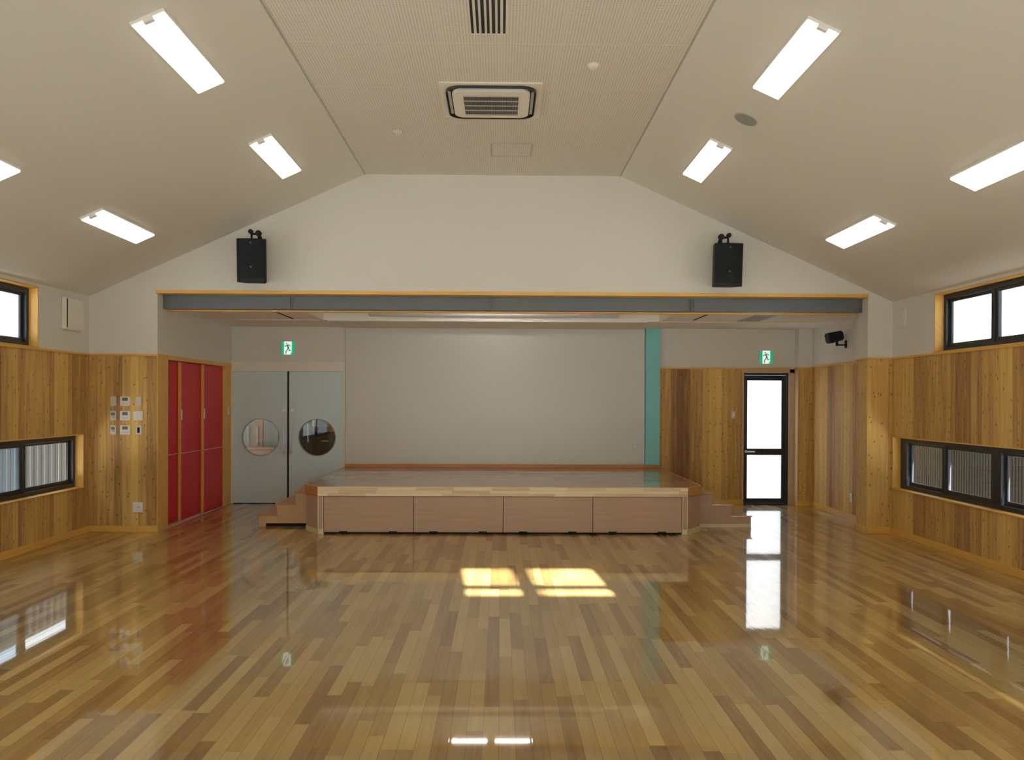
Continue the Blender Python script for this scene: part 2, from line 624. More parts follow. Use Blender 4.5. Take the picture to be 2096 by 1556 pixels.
# rear wall with the gable window that lets the sun in
RW = (-0.02 + 0.0, 1.36, 3.05, 3.62)
ty = 8.0 - YR
kx = 0.078


def rear_x(x_floor, y_floor):
    return x_floor + kx * (y_floor - YR)


def rear_z(y_floor):
    return 0.4186 * (y_floor - YR)


rx0 = rear_x(-0.346, 8.0)
rx1 = rear_x(0.857, 8.057)
rz1 = rear_z(8.03)
rz0 = rear_z(6.925)
w = MB()
wall_cells(w, 'y', YR - 0.12, YR, XL, XR, 0, ZC + 0.1, [(rx0 - 0.03, rx1 + 0.03, rz0 - 0.03, rz1 + 0.03), (-3.2, 3.2, 0.0, 2.08)], ZW)
struct(w.build('wall_rear', ['plaster', 'cladding']))

# ceiling: flat acoustic strip and two plaster slopes
w = MB()
t = 0.12
w.prism([(CL, ZC), (CR, ZC), (CR, ZC + t), (CL, ZC + t)], 'y', YR - 0.1, YF + 0.2, 1)
xr, zr = XR + WT, ZC - SL * (XR + WT - CR)
w.prism([(CR, ZC), (xr, zr), (xr, zr + t), (CR, ZC + t)], 'y', YR - 0.1, YF + 0.2, 0)
xl, zl = XL - WT, ZC - SL * (CL - XL + WT)
w.prism([(CL, ZC), (xl, zl), (xl, zl + t), (CL, ZC + t)], 'y', YR - 0.1, YF + 0.2, 0)
struct(w.build('ceiling', ['plaster', 'acoustic']))

# narrow eaves added outside both side walls to block stray side sun
for nm, x0, x1 in (('sun_block_right', XR + WT - 0.02, XR + WT + 0.17), ('sun_block_left', XL - WT - 0.17, XL - WT + 0.02)):
    w = MB()
    w.box(x0, x1, YR - 0.3, YB + 0.3, 2.79, 2.87)
    struct(w.build(nm, 'fencel'))

# ---- stage recess
AW = 0.16
DL = (-4.09, -2.367)                      # double door with casing
DE = (3.742, 4.437)                       # exit door
w = MB()
wall_cells(w, 'y', YB, YB + AW, OL - 0.75, 4.53, 0, ZA + 0.35, [(DL[0], -2.385, 0, 2.03), (DE[0], DE[1], 0, 2.03)], None)
ob = struct(w.build('wall_back', ['plaster', 'cladding']))
# right half of the back wall is clad up to the rail
me = ob.data
for p in me.polygons:
    c = p.center
    if c.x > 2.44:
        p.material_index = 0
w = MB()
wall_cells(w, 'y', YB - 0.012, YB, 2.443, 4.53, 0, 2.109, [(DE[0] - 0.02, DE[1] + 0.02, 0, 2.05)], 2.109)
struct(w.build('wall_back_cladding', ['plaster', 'cladding']))
# nib beside the exit door
w = MB()
wall_cells(w, 'y', 12.70, YB + AW, 4.53, XR + 0.02, 0, ZA + 0.35, [], 2.112)
struct(w.build('wall_nib', ['plaster', 'cladding']))
# left side of the recess: plaster over the closet, closet box behind the sliding doors
w = MB()
wall_cells(w, 'x', OL - 0.10, OL, YF + 0.30, YB, ZW + 0.001, ZA + 0.35, [], None)
struct(w.build('wall_left_recess', ['plaster', 'cladding']))
w = MB()
w.box(OL - 0.75, OL - 0.62, YF + 0.30, YB, 0, ZW + 0.2, 0)
struct(w.build('wall_closet_back', ['plaster']))
w = MB()
w.box(OL - 0.62, OL - 0.1, YF + 0.30, YB, ZW + 0.01, ZW + 0.1, 0)
struct(w.build('ceiling_closet', ['plaster']))
# low ceiling over the stage with the light trough cut into it
TR = (-2.46, 2.22, 10.50, 11.715)         # trough
w = MB()
wz = ZA + 0.06
for x0, x1, y0, y1 in ((OL - 0.1, TR[0], YF + 0.2, YB), (TR[1], XR, YF + 0.2, YB), (TR[0], TR[1], YF + 0.2, TR[2]), (TR[0], TR[1], TR[3], YB)):
    w.box(x0, x1, y0, y1, ZA, wz)
w.box(TR[0] - .05, TR[1] + .05, TR[2] - .05, TR[3] + .05, ZA + 0.26, ZA + 0.32, 1)
w.box(TR[0] - .05, TR[0], TR[2] - .05, TR[3] + .05, wz, ZA + 0.28, 1)
w.box(TR[1], TR[1] + .05, TR[2] - .05, TR[3] + .05, wz, ZA + 0.28, 1)
w.box(TR[0], TR[1], TR[2] - .05, TR[2], wz, ZA + 0.28, 1)
w.box(TR[0], TR[1], TR[3], TR[3] + .05, wz, ZA + 0.28, 1)
w.box(OL - 0.8, XR + WT, YF + 0.2, YB + AW, ZA + 0.34, ZA + 0.44, 0)
struct(w.build('ceiling_recess', ['ceilwhite', 'ceilwhite']))
# joint strip across the low ceiling
w = MB()
w.box(OL, TR[0], 11.71, 11.725, ZA - 0.006, ZA)
w.box(TR[1], XR, 11.71, 11.725, ZA - 0.006, ZA)
w.box(TR[0] + 0.06, TR[1] - 0.17, 11.735, YB - 0.03, ZA - 0.010, ZA)
struct(w.build('trim_1', 'cream'))

# ---- trims
n_trim = [1]


def trim(mb, m='trim', bevel=0.003, name=None):
    n_trim[0] += 1
    return struct(mb.build(name or 'trim_%d' % n_trim[0], m, bevel=bevel))


r_t = 0.024
tr = MB()
tr.box(XL, XL + 0.018, YR, YF, ZW - r_t, ZW)
tr.box(XL, XL + 0.012, UL[0], UL[1], UL[3], UL[3] + 0.008)
trim(tr, 'trimy')
tr = MB()
tr.box(XR - 0.018, XR, YR, YF, ZW - r_t, ZW)
tr.box(XR - 0.018, XR, YF + 0.31, 12.70, ZW - r_t, ZW)
trim(tr, 'trimy')
tr = MB()
tr.box(XL, OL, YF - 0.018, YF, ZW - r_t, ZW)
trim(tr)
tr = MB()
tr.box(OR, XR, YF - 0.018, YF, ZW - r_t, ZW)
tr.box(OR - 0.012, OR, YF - 0.018, YF + 0.325, ZW - r_t, ZW)
trim(tr)
tr = MB()
tr.box(2.443, 4.53, YB - 0.024, YB, 2.109 - r_t, 2.109)
tr.box(4.518, XR, 12.688, 12.70, 2.112 - r_t, 2.112)
trim(tr)
# wide wood rail over the opening
tr = MB()
tr.box(OL - 0.02, OR + 0.0, YF - 0.022, YF + 0.14, 2.853, ZO)
trim(tr)
# thin lower edge behind the beam
tr = MB()
tr.box(OL + 0.0, OR - 0.0, 10.43, 10.49, 2.676, 2.70)
trim(tr)
# metal edge beads of the flat ceiling
for xx in (CL, CR):
    tr = MB()
    tr.box(xx - 0.007, xx + 0.007, YR, YF, ZC - 0.005, ZC + 0.004)
    trim(tr, 'greyplastic', bevel=0)

# baseboards
bb = 0.078
for nm, bx in (('left', (XL, XL + 0.018, YR, YF)), ('right', (XR - 0.018, XR, YR, YF)), ('front_left', (XL, OL, YF - 0.018, YF)), ('front_right', (OR, XR, YF - 0.018, YF)),
               ('pier', (OR - 0.012, OR, YF - 0.018, YF + 0.32)), ('recess_right', (XR - 0.018, XR, YF + 0.31, 12.70)), ('nib', (4.518, XR, 12.682, 12.70)), ('nib_return', (4.518, 4.53, 12.70, YB)),
               ('back', (3.30, DE[0] - 0.03, YB - 0.027, YB)), ('rear', (XL, -3.2, YR, YR + 0.018))):
    mb = MB()
    x0, x1, y0, y1 = bx
    mb.box(x0, x1, y0, y1, 0, bb)
    struct(mb.build('baseboard_' + nm, 'trimy' if (y1 - y0) > 0.2 else 'trim', bevel=0.003))
# clad return of the nib, lit by the exit door, is plain pine casing
tr = MB()
tr.box(4.445, 4.53, YB - 0.03, YB + 0.01, 0, 2.085)
tr.box(4.518, 4.5301, 12.70, YB, 0.078, 2.084)
tr.box(DE[0] - 0.03, 4.53, YB - 0.03, YB, 2.03, 2.085)
tr.box(DE[0] - 0.03, DE[0], YB - 0.03, YB, 0, 2.03)
trim(tr, 'casing')

# dark steel beam across the opening
bm_root = root('steel_beam', 'long dark grey steel beam spanning the opening above the stage', 'beam', ((OL + OR) / 2, 10.25, 2.69))
bo = (bm_root.location.x, 10.25, 2.69)
b1 = MB()
b1.box(OL + 0.001, OR - 0.001, 10.262, 10.29, 2.69, 2.853)
b1.box(OL + 0.001, OR - 0.001, 10.245, 10.40, 2.845, 2.857)
b1.box(OL + 0.001, OR - 0.001, 10.29, 10.40, 2.692, 2.703)
b1.build('web', 'beam', bm_root, off=bo)
for x in (-2.56, -0.128, 2.335):
    s1 = MB()
    s1.box(x - 0.008, x + 0.008, 10.24, 10.262, 2.69, 2.845)
    if x != -0.128:
        s1.box(x + 0.03, x + 0.038, 10.25, 10.262, 2.69, 2.845)
    s1.build('stiffener', 'beam', bm_root, off=bo)


# ------------------------------------------------------------------ windows
def slider(idx, side, yy, zz, cuts, far=0.045, lower=False):
    """side -1 left wall, +1 right wall; yy (near, far), zz (sill, head); cuts = mullions (y0, y1)"""
    wx = XL if side < 0 else XR
    rec = 0.085
    cx = wx + side * (rec + 0.03)
    r = root('window_%d' % idx, loc=(cx, (yy[0] + yy[1]) / 2, (zz[0] + zz[1]) / 2), kind='structure')
    o = tuple(r.location)
    # wooden reveal
    c = MB()
    e = 0.012
    xa, xb = wx - side * 0.012, wx + side * rec
    c.box(xa, xb, yy[0], yy[1], zz[1] - e, zz[1])
    c.box(xa, xb, yy[0], yy[0] + e, zz[0], zz[1])
    c.box(xa, xb, yy[1] - e, yy[1], zz[0], zz[1])
    c.box(wx - side * 0.02, xb, yy[0], yy[1], zz[0], zz[0] + e)
    c.build('window_casing', 'trimy', r, off=o, bevel=0.002)
    # black aluminium frame
    f = MB()
    xa, xb = wx + side * rec, wx + side * (rec + 0.075)
    y0, y1, z0, z1 = yy[0] + e, yy[1] - e, zz[0] + e, zz[1] - e
    ft = 0.045
    fe = far
    tp_ = 0.055
    f.box(xa, xb, y0, y1, z1 - tp_, z1)
    f.box(xa, xb, y0, y1, z0, z0 + ft)
    f.box(xa, xb, y0, y0 + ft, z0 + ft, z1 - tp_)
    f.box(xa, xb, y1 - fe, y1, z0 + ft, z1 - tp_)
    f.build('window_frame', 'blackmetal', r, off=o, bevel=0.002)
    cuts = sorted(cuts)
    edges = [y0 + ft] + [q for cpair in cuts for q in cpair] + [y1 - fe]
    k = 0
    for i in range(0, len(edges), 2):
        ya, yb = edges[i], edges[i + 1]
        front = ((len(edges) - i) // 2 - 1) % 2
        gx = wx + side * (rec + (0.022 if front else 0.05))
        s = MB()
        st = 0.042
        za, zb = z0 + ft, z1 - tp_
        s.box(gx - 0.012, gx + 0.012, ya, yb, zb - st * .7, zb)
        s.box(gx - 0.012, gx + 0.012, ya, yb, za, za + st)
        s.box(gx - 0.012, gx + 0.012, ya, ya + st, za + st, zb - st * .7)
        s.box(gx - 0.012, gx + 0.012, yb - st, yb, za + st, zb - st * .7)
        so = s.build('window_sash', 'blackmetal', r, off=o, bevel=0.002)
        g = MB()
        g.box(gx - 0.003, gx + 0.003, ya + st - .004, yb - st + .004, za + st - .004, zb - st * .7 + .004)
        g.build('window_pane', 'screenglass' if (lower and side < 0 and front) else 'glass', so, off=o)
        k += 1
    for (ya, yb) in cuts:
        if yb - ya > 0.002:
            q = MB()
            q.box(wx + side * (rec - 0.0), wx + side * (rec + 0.07), ya, yb, z0 + ft, z1 - tp_)
            q.build('window_mullion', 'blackmetal', r, off=o, bevel=0.002)
    return r


slider(1, -1, (UL[0], UL[1]), (UL[2], UL[3]), [(7.93, 7.97), (6.60, 6.68), (5.42, 5.46), (4.10, 4.18), (2.6, 2.64)])
slider(2, 1, (UR[0], UR[1]), (UR[2], UR[3]), [(8.14, 8.20), (6.65, 6.73), (5.42, 5.46), (4.10, 4.18), (2.6, 2.64)])
slider(3, -1, (LL[0], LL[1]), (LL[2], LL[3]), [(8.86, 8.92), (7.45, 7.60), (5.9, 5.95), (4.4, 4.55), (2.7, 2.75)], lower=True)
slider(4, 1, (LR[0], LR[1]), (LR[2], LR[3]), [(9.04, 9.10), (8.02, 8.16), (6.1, 6.15), (4.6, 4.7), (2.8, 2.85)], far=0.15, lower=True)

# rear gable window (two lights with a transom, as its sun patch shows)
r = root('window_5', loc=((rx0 + rx1) / 2, YR - 0.06, (rz0 + rz1) / 2), kind='structure')
o5 = tuple(r.location)
f = MB()
y0, y1 = YR - 0.11, YR - 0.05
f.box(rx0 - 0.03, rx1 + 0.03, y0, y1, rz1, rz1 + 0.03)
f.box(rx0 - 0.03, rx1 + 0.03, y0, y1, rz0 - 0.03, rz0)
f.box(rx0 - 0.03, rx0, y0, y1, rz0, rz1)
f.box(rx1, rx1 + 0.03, y0, y1, rz0, rz1)
ym = YR - 0.08
f.box(rear_x(0.105, 8.0), rear_x(0.258, 8.0), ym - .012, ym + .012, rz0, rz1)
f.box(rear_x(0.283, 8.0), rear_x(0.300, 8.0), ym - .005, ym + .005, rz0, rz1)
f.box(rx0, rx1, ym - .012, ym + .012, rear_z(7.155), rear_z(7.325))
f.box(rx0, rx1, ym - .003, ym + .003, rear_z(7.50), rear_z(7.512))
f.build('window_frame', 'blackmetal', r, off=o5)
g = MB()
g.box(rx0, rx1, YR - 0.1, YR - 0.097, rz0, rz1)
g.build('window_pane', 'glass', r, off=o5)

# glazed doors added unseen behind the camera as daylight fill, under a porch
r = root('window_6', loc=(0, YR - 0.06, 1.04), kind='structure')
f = MB()
f.box(-3.2, 3.2, -0.04, 0.04, 0.98, 1.04)
f.box(-3.2, 3.2, -0.04, 0.04, -1.04, -1.0)
for k in range(5):
    x = -3.2 + 1.6 * k
    f.box(max(-3.2, x - 0.04), min(3.2, x + 0.04), -0.04, 0.04, -1.0, 0.98)
f.build('window_frame', 'blackmetal', r)
for k in range(4):
    g = MB()
    g.box(-3.16 + 1.6 * k, -1.64 + 1.6 * k, -0.003, 0.003, -1.0, 0.98)
    g.build('window_pane', 'glass', r)
w = MB()
w.box(-4.6, 4.6, YR - 6.4, YR - 0.12, 2.50, 2.62)
struct(w.build('sun_block_porch', 'plaster'))  # unseen roof, added to keep direct sun out of the rear doors

# ------------------------------------------------------------------ double door with portholes
xd0, xd1 = DL[0], DL[1]
dr = root('door_1', loc=((xd0 + xd1) / 2, YB, 0), kind='structure')
do = tuple(dr.location)
c = MB()
c.box(xd0, xd1, YB - 0.035, YB + 0.06, 2.022, 2.169)
c.box(-2.40, xd1, YB - 0.035, YB + 0.06, 0, 2.022)
c.box(xd0 - 0.004, xd0 + 0.022, YB - 0.035, YB + 0.06, 0, 2.022)
c.build('door_frame', 'cream', dr, off=do, bevel=0.003)


def leaf(x0, x1, cx, cz, rad, hx, glassm):
    # rectangular leaf with a round hole: ring of quads from circle to rectangle border
    mb = MB()
    ya, yb = YB - 0.012, YB + 0.03
    z0, z1 = 0.012, 2.018
    n = 48
    circ, rect = [], []
    for k in range(n):
        a = 2 * PI * k / n
        dx, dz = math.cos(a), math.sin(a)
        circ.append((cx + rad * dx, cz + rad * dz))
        ts = []
        if dx > 1e-6:
            ts.append((x1 - cx) / dx)
        if dx < -1e-6:
            ts.append((x0 - cx) / dx)
        if dz > 1e-6:
            ts.append((z1 - cz) / dz)
        if dz < -1e-6:
            ts.append((z0 - cz) / dz)
        tt = min(ts)
        rect.append([cx + tt * dx, cz + tt * dz])
    for (qx, qz) in ((x0, z0), (x0, z1), (x1, z0), (x1, z1)):
        k = min(range(n), key=lambda i: (rect[i][0] - qx) ** 2 + (rect[i][1] - qz) ** 2)
        rect[k] = [qx, qz]
    vs = [(p[0], ya, p[1]) for p in circ] + [(p[0], ya, p[1]) for p in rect] + [(p[0], yb, p[1]) for p in circ] + [(p[0], yb, p[1]) for p in rect]
    fs = []
    for k in range(n):
        j = (k + 1) % n
        fs += [(k, j, n + j, n + k), (2 * n + k, 3 * n + k, 3 * n + j, 2 * n + j), (k, 2 * n + k, 2 * n + j, j), (n + k, n + j, 3 * n + j, 3 * n + k)]
    mb.add(vs, fs)
    lf = mb.build('door_leaf', 'doorgrey', dr, off=do)
    # porthole ring
    rg = MB()
    pts = [(cx + (rad + 0.004) * math.cos(2 * PI * k / 48), ya - 0.002, cz + (rad + 0.004) * math.sin(2 * PI * k / 48)) for k in range(49)]
    rg.tube(pts, 0.006, 8)
    rg.build('porthole_ring', 'greyplastic', lf, off=do, smooth=True)
    g = MB()
    g.cyl((cx, YB + 0.01, cz), 'y', rad + 0.001, 0.006, 48)
    g.build('porthole_glass', glassm, lf, off=do)
    h = MB()
    h.tube([(hx, ya - 0.055, 0.765), (hx, ya - 0.055, 1.160)], 0.014, 12)
    for zz in (0.80, 1.125):
        h.tube([(hx, ya, zz), (hx, ya - 0.055, zz)], 0.008, 10)
    h.build('door_handle', 'steel', lf, off=do, smooth=True)
    k = MB()
    k.cyl((hx + (0.01 if hx > -3.23 else -0.01), ya - 0.008, 1.425), 'y', 0.022, 0.016, 20)
    k.build('door_lock', 'chrome', lf, off=do)


leaf(xd0 + 0.024, -3.249, -3.652, 1.012, 0.277, -3.288, 'glass')
leaf(-3.219, -2.402, -2.792, 1.012, 0.277, -3.180, 'glass')
c = MB()
c.box(-3.249, -3.219, YB + 0.0, YB + 0.025, 0.012, 2.018)
c.box(xd0, -2.40, YB - 0.01, YB + 0.03, 0.0, 0.012)
c.build('door_gap_and_sill', 'black', dr, off=do)  # black strips: darkness of the gap between the leaves, and the bottom sill

# hall behind the portholes
w = MB()
w.box(-5.6, -1.4, YB + AW, 17.0, -0.12, 0, 0)
struct(w.build('floor_hall', ['floor']))
for nm, bx, m_ in (('ceiling_hall', (-5.6, -1.4, YB + AW, 17.0, 2.6, 2.7), 'plaster'), ('wall_hall_left', (-5.7, -5.6, YB + AW, 17.0, 0, 2.7), 'plaster'),
                   ('wall_hall_right', (-1.4, -1.3, YB + AW, 17.0, 0, 2.7), 'dark'), ('wall_hall_back', (-5.6, -1.4, 17.0, 17.1, 0, 2.7), 'plaster')):
    w = MB()
    w.box(*bx)
    struct(w.build(nm, m_))
r = root('hall_cupboard', 'dark brown cupboard with wooden worktop seen through the right porthole', 'cupboard', (-2.70, 16.4, 0))
m_ = MB()
m_.box(-1.30, 1.25, -0.3, 0.55, 0, 0.98)
m_.build('body', plain('dark_brown_cupboard', (0.045, 0.03, 0.02), 0.4), r)
m_ = MB()
m_.box(-0.83, 1.25, -0.34, 0.56, 0.98, 1.07)
m_.build('worktop', 'pineend', r, bevel=0.004)
m_ = MB()
m_.tube([(-0.70, -0.32, 0.80), (-0.58, -0.32, 0.80)], 0.012, 8)
m_.tube([(-0.70, -0.30, 0.80), (-0.70, -0.32, 0.80)], 0.010, 8)
m_.tube([(-0.58, -0.30, 0.80), (-0.58, -0.32, 0.80)], 0.010, 8)
m_.build('handle', 'chrome', r)
r = root('hall_screen', 'tall black panel left of a grey post in the right porthole', 'panel', (-3.93, 15.75, 0))
m_ = MB()
m_.box(-0.02, 0.425, -0.03, 0.03, 0.0, 2.5)
m_.build('panel', 'dark', r)
m_ = MB()
m_.box(0.425, 0.50, -0.04, 0.04, 1.10, 2.5)
m_.build('post', 'cream', r)
m_ = MB()
m_.tube([(0.36, -0.07, 0.80), (0.36, -0.07, 1.14)], 0.010, 8)
m_.tube([(0.36, -0.03, 0.83), (0.36, -0.07, 0.83)], 0.008, 8)
m_.tube([(0.36, -0.03, 1.11), (0.36, -0.07, 1.11)], 0.008, 8)
m_.build('handle', 'chrome', r)
r = root('hall_door', 'grey hall door with brown post and steel pulls seen through the left porthole', 'door', (-4.52, 15.9, 0))
m_ = MB()
m_.box(-0.36, 0.34, -0.02, 0.02, 0.01, 2.1)
m_.build('panel', 'greyplastic', r)
m_ = MB()
m_.box(-0.13, 0.06, -0.035, -0.021, 0.01, 2.1)
m_.build('post', 'laminate', r)
for dx in (-0.20, -0.03):
    m_ = MB()
    m_.tube([(dx, -0.09, 0.74), (dx, -0.09, 1.08)], 0.011, 8)
    for zz in (0.78, 1.04):
        m_.tube([(dx, -0.02, zz), (dx, -0.09, zz)], 0.008, 8)
    m_.build('handle', 'chrome', r)
r = root('hall_bench', 'low brown wooden bench seen at the bottom of the left porthole', 'bench', (-4.38, 15.45, 0))
m_ = MB()
m_.box(-0.26, 0.30, -0.18, 0.18, 0.68, 0.72)
m_.build('seat', 'laminate', r, bevel=0.004)
m_ = MB()
m_.box(-0.24, 0.28, -0.16, 0.16, 0.0, 0.68)
m_.build('base', 'laminate', r)
hl = bpy.data.lights.new('hall_ceiling_lamp', 'AREA')
hl.energy = 1.0
hl.size = 0.5
hl.color = (1, 0.95, 0.85)
hlo = bpy.data.objects.new('hall_ceiling_lamp', hl)
COL.objects.link(hlo)
hlo.location = (-4.2, 14.6, 2.55)

# ------------------------------------------------------------------ exit door
xe0, xe1 = DE
er = root('door_2', loc=((xe0 + xe1) / 2, YB, 0), kind='structure')
eo = tuple(er.location)
f = MB()
f.box(xe0, xe0 + 0.022, YB + 0.0, YB + 0.07, 0, 2.03)
f.box(xe1 - 0.03, xe1, YB + 0.0, YB + 0.07, 0, 2.03)
f.box(xe0 + .022, xe1 - .03, YB + 0.0, YB + 0.07, 1.995, 2.03)
f.box(xe0 + .022, xe1 - .03, YB + 0.0, YB + 0.07, 0.0, 0.022)
f.build('door_frame', 'blackmetal', er, off=eo, bevel=0.002)
lf = MB()
a0, a1 = xe0 + 0.024, xe1 - 0.032
gx0, gx1 = 3.806, 4.338
for bx in ((a0, gx0, 0.024, 1.993), (gx1, a1, 0.024, 1.993), (gx0, gx1, 1.915, 1.993), (gx0, gx1, 0.765, 0.862), (gx0, gx1, 0.024, 0.096)):
    lf.box(bx[0], bx[1], YB + 0.012, YB + 0.05, bx[2], bx[3])
lfo = lf.build('door_leaf', 'blackmetal', er, off=eo, bevel=0.002)
g = MB()
g.box(gx0 - .004, gx1 + .004, YB + 0.028, YB + 0.034, 0.862 - .004, 1.915 + .004)
g.build('upper_pane', 'frost', lfo, off=eo)
g = MB()
g.box(gx0 - .004, gx1 + .004, YB + 0.028, YB + 0.034, 0.096 - .004, 0.765 + .004)
g.build('lower_pane', 'frost', lfo, off=eo)
h = MB()
h.cyl((3.787, YB + 0.004, 0.82), 'y', 0.020, 0.016, 16)
h.tube([(3.787, YB - 0.002, 0.82), (3.787, YB - 0.045, 0.82), (3.80, YB - 0.05, 0.82), (3.905, YB - 0.05, 0.82)], 0.009, 10)
h.build('door_handle', 'chrome', lfo, off=eo, smooth=True)

# ------------------------------------------------------------------ closet: frame and three red sliding doors
cr = root('closet', 'built-in closet frame of varnished pine around three red sliding doors', 'closet', (OL - 0.06, 11.5, 0))
co = tuple(cr.location)
c = MB()
c.box(OL - 0.17, OL + 0.012, YF + 0.302, YB - 0.002, 2.078, ZW)
c.build('header', 'trimy', cr, off=co, bevel=0.002)
c = MB()
trim(MB().box(OL + 0.0005, OL + 0.012, YF - 0.018, YF + 0.300, 0.001, ZW))
c = MB()
c.box(OL - 0.15, OL + 0.004, 12.60, YB - 0.002, 0.001, 2.078)
c.box(OL - 0.15, OL + 0.012, 12.56, 12.60, 0.001, 2.078)
c.build('jamb', 'trim', cr, off=co, bevel=0.002)
c = MB()
c.box(OL - 0.145, OL - 0.005, YF + 0.302, 12.56, 0.0005, 0.006)
c.build('floor_track', 'alu', cr, off=co)


def sliding(y0, y1, xf, label, first=None):
    rr = root('sliding_door', label, 'sliding door', (xf - 0.017, (y0 + y1) / 2, 0.008), group='red closet doors')
    hw = (y1 - y0) / 2
    for z0, z1 in ((0.003, 0.872), (0.880, 2.063)):
        p = MB()
        p.box(-0.015, 0.017, -hw + 0.022, hw - 0.022, z0, z1)
        p.build('panel', 'red', rr)
    for s in (-1, 1):
        p = MB()
        p.box(-0.016, 0.0175, s * hw, s * (hw - 0.022), 0.0, 2.066)
        p.build('stile', 'trim', rr)
    p = MB()
    p.box(-0.014, 0.0165, -hw + 0.022, hw - 0.022, 0.872, 0.880)
    p.build('joint_strip', 'alu', rr)
    p = MB()
    p.box(0.0165, 0.0195, -hw + 0.035, -hw + 0.06, 1.31, 1.45)
    p.build('finger_pull', 'chrome', rr, bevel=0.001)
    return rr


sliding(10.405, 11.03, OL - 0.100, 'red sliding closet door nearest the hall, under the plain wing wall')
sliding(10.995, 11.77, OL - 0.063, 'red sliding closet door in the middle of the three')
sliding(11.735, 12.558, OL - 0.026, 'red sliding closet door at the far end beside the grey double door')

# ------------------------------------------------------------------ whiteboard and teal strip on the back wall
wb = MB()
wb.box(-2.362, 2.217, YB - 0.03, YB - 0.001, 0.612, ZA - 0.012)
tag(wb.build('whiteboard', 'board', bevel=0.003), 'wall-wide satin whiteboard surface behind the stage', 'whiteboard')
tp = MB()
tp.box(2.222, 2.440, YB - 0.08, YB - 0.001, 0.612, ZA - 0.002)
trim(tp, 'teal')
bbm = MB()
bbm.box(-2.362, 2.44, YB - 0.045, YB - 0.001, 0.561, 0.6115)
struct(bbm.build('baseboard_stage', 'pineend', bevel=0.003))

# ------------------------------------------------------------------ stage
sx0, sx1 = -2.362, 2.460
sy0, sy1 = 9.99, YB - 0.004
ch0, ch1, chy = -2.15, 2.235, 10.29
zt = 0.560
st = root('stage', 'low wooden stage platform with pale front lip and chamfered corners', 'stage', (0.05, 11.4, 0))
so = tuple(st.location)
ov = 0.02


def outline(o):
    return [(ch0 - o * .4, sy0 - o), (ch1 + o * .4, sy0 - o), (sx1 + o, chy - o * .3), (sx1 + o, sy1), (sx0 - o, sy1), (sx0 - o, chy - o * .3)]


p = MB()
p.prism(outline(ov - 0.001), 'z', 0.5425, zt)
p.build('deck', 'stagetop', st, off=so, bevel=0.002)
ol = outline(ov)


def lip_piece(a, b, m, nm='lip'):
    q = MB()
    d = Vector((b[0] - a[0], b[1] - a[1])).normalized()
    nrm = Vector((-d.y, d.x))
    a2 = (a[0] + nrm.x * 0.03, a[1] + nrm.y * 0.03)
    b2 = (b[0] + nrm.x * 0.03, b[1] + nrm.y * 0.03)
    q.prism([a, b, b2, a2], 'z', 0.450, zt + 0.001)
    q.build(nm, m, st, off=so, bevel=0.004)


lip_piece(ol[0], ol[1], 'pine')
lip_piece(ol[1], ol[2], 'pineend')
lip_piece(ol[5], ol[0], 'pineend')
lip_piece((sx1 + ov, chy), (sx1 + ov, sy1), 'pineend')
lip_piece((sx0 - ov, sy1), (sx0 - ov, chy), 'pineend')
# body: corner panels and sides
q = MB()
q.prism([(ch0, sy0), (ch0 + 0.058, sy0), (ch0 + 0.058, sy0 + 0.6), (sx0, sy0 + 0.6), (sx0, chy)], 'z', 0.058, 0.45)
q.build('corner_panel', 'laminate', st, off=so)
q = MB()
q.prism([(ch1, sy0), (sx1, chy), (sx1, sy0 + 0.6), (ch1 - 0.058, sy0 + 0.6), (ch1 - 0.058, sy0)], 'z', 0.058, 0.45)
q.build('corner_panel', 'laminate', st, off=so)
for s, x in ((1, sx1), (-1, sx0)):
    q = MB()
    q.box(x - s * 0.03, x, sy0 + 0.6, sy1, 0.058, 0.45)
    q.build('side_panel', 'laminate', st, off=so)
    q = MB()
    c0 = ch1 if s > 0 else ch0
    pl = [(c0 - s * 0.06, sy0 - 0.006), (c0 + s * .002, sy0 - 0.006), (x + s * 0.005, chy - .003), (x + s * 0.005, sy1), (x - s * 0.03, sy1), (x - s * .03, chy + .05), (c0 - s * 0.06, sy0 + .05)]
    q.prism(pl, 'z', 0.0, 0.058)
    q.build('plinth', 'plinth', st, off=so)
for x in (ch0 + 0.052, ch0 - 0.004, ch1 - 0.052, ch1 + 0.004):
    q = MB()
    q.box(x - 0.006, x + 0.006, sy0 - 0.005, sy0 + 0.01, 0.058, 0.45)
    q.build('edge_strip', 'plinth', st, off=so)
q = MB()
q.box(ch0 + 0.06, ch1 - 0.06, sy0 + 0.05, sy0 + 0.10, 0.002, 0.44)
q.build('inner_board', 'dark', st, off=so)
q = MB()
q.box(ch0 + 0.058, ch1 - 0.058, sy0 + 0.03, sy1, 0.43, 0.5425)
q.build('deck_frame', 'dark', st, off=so)

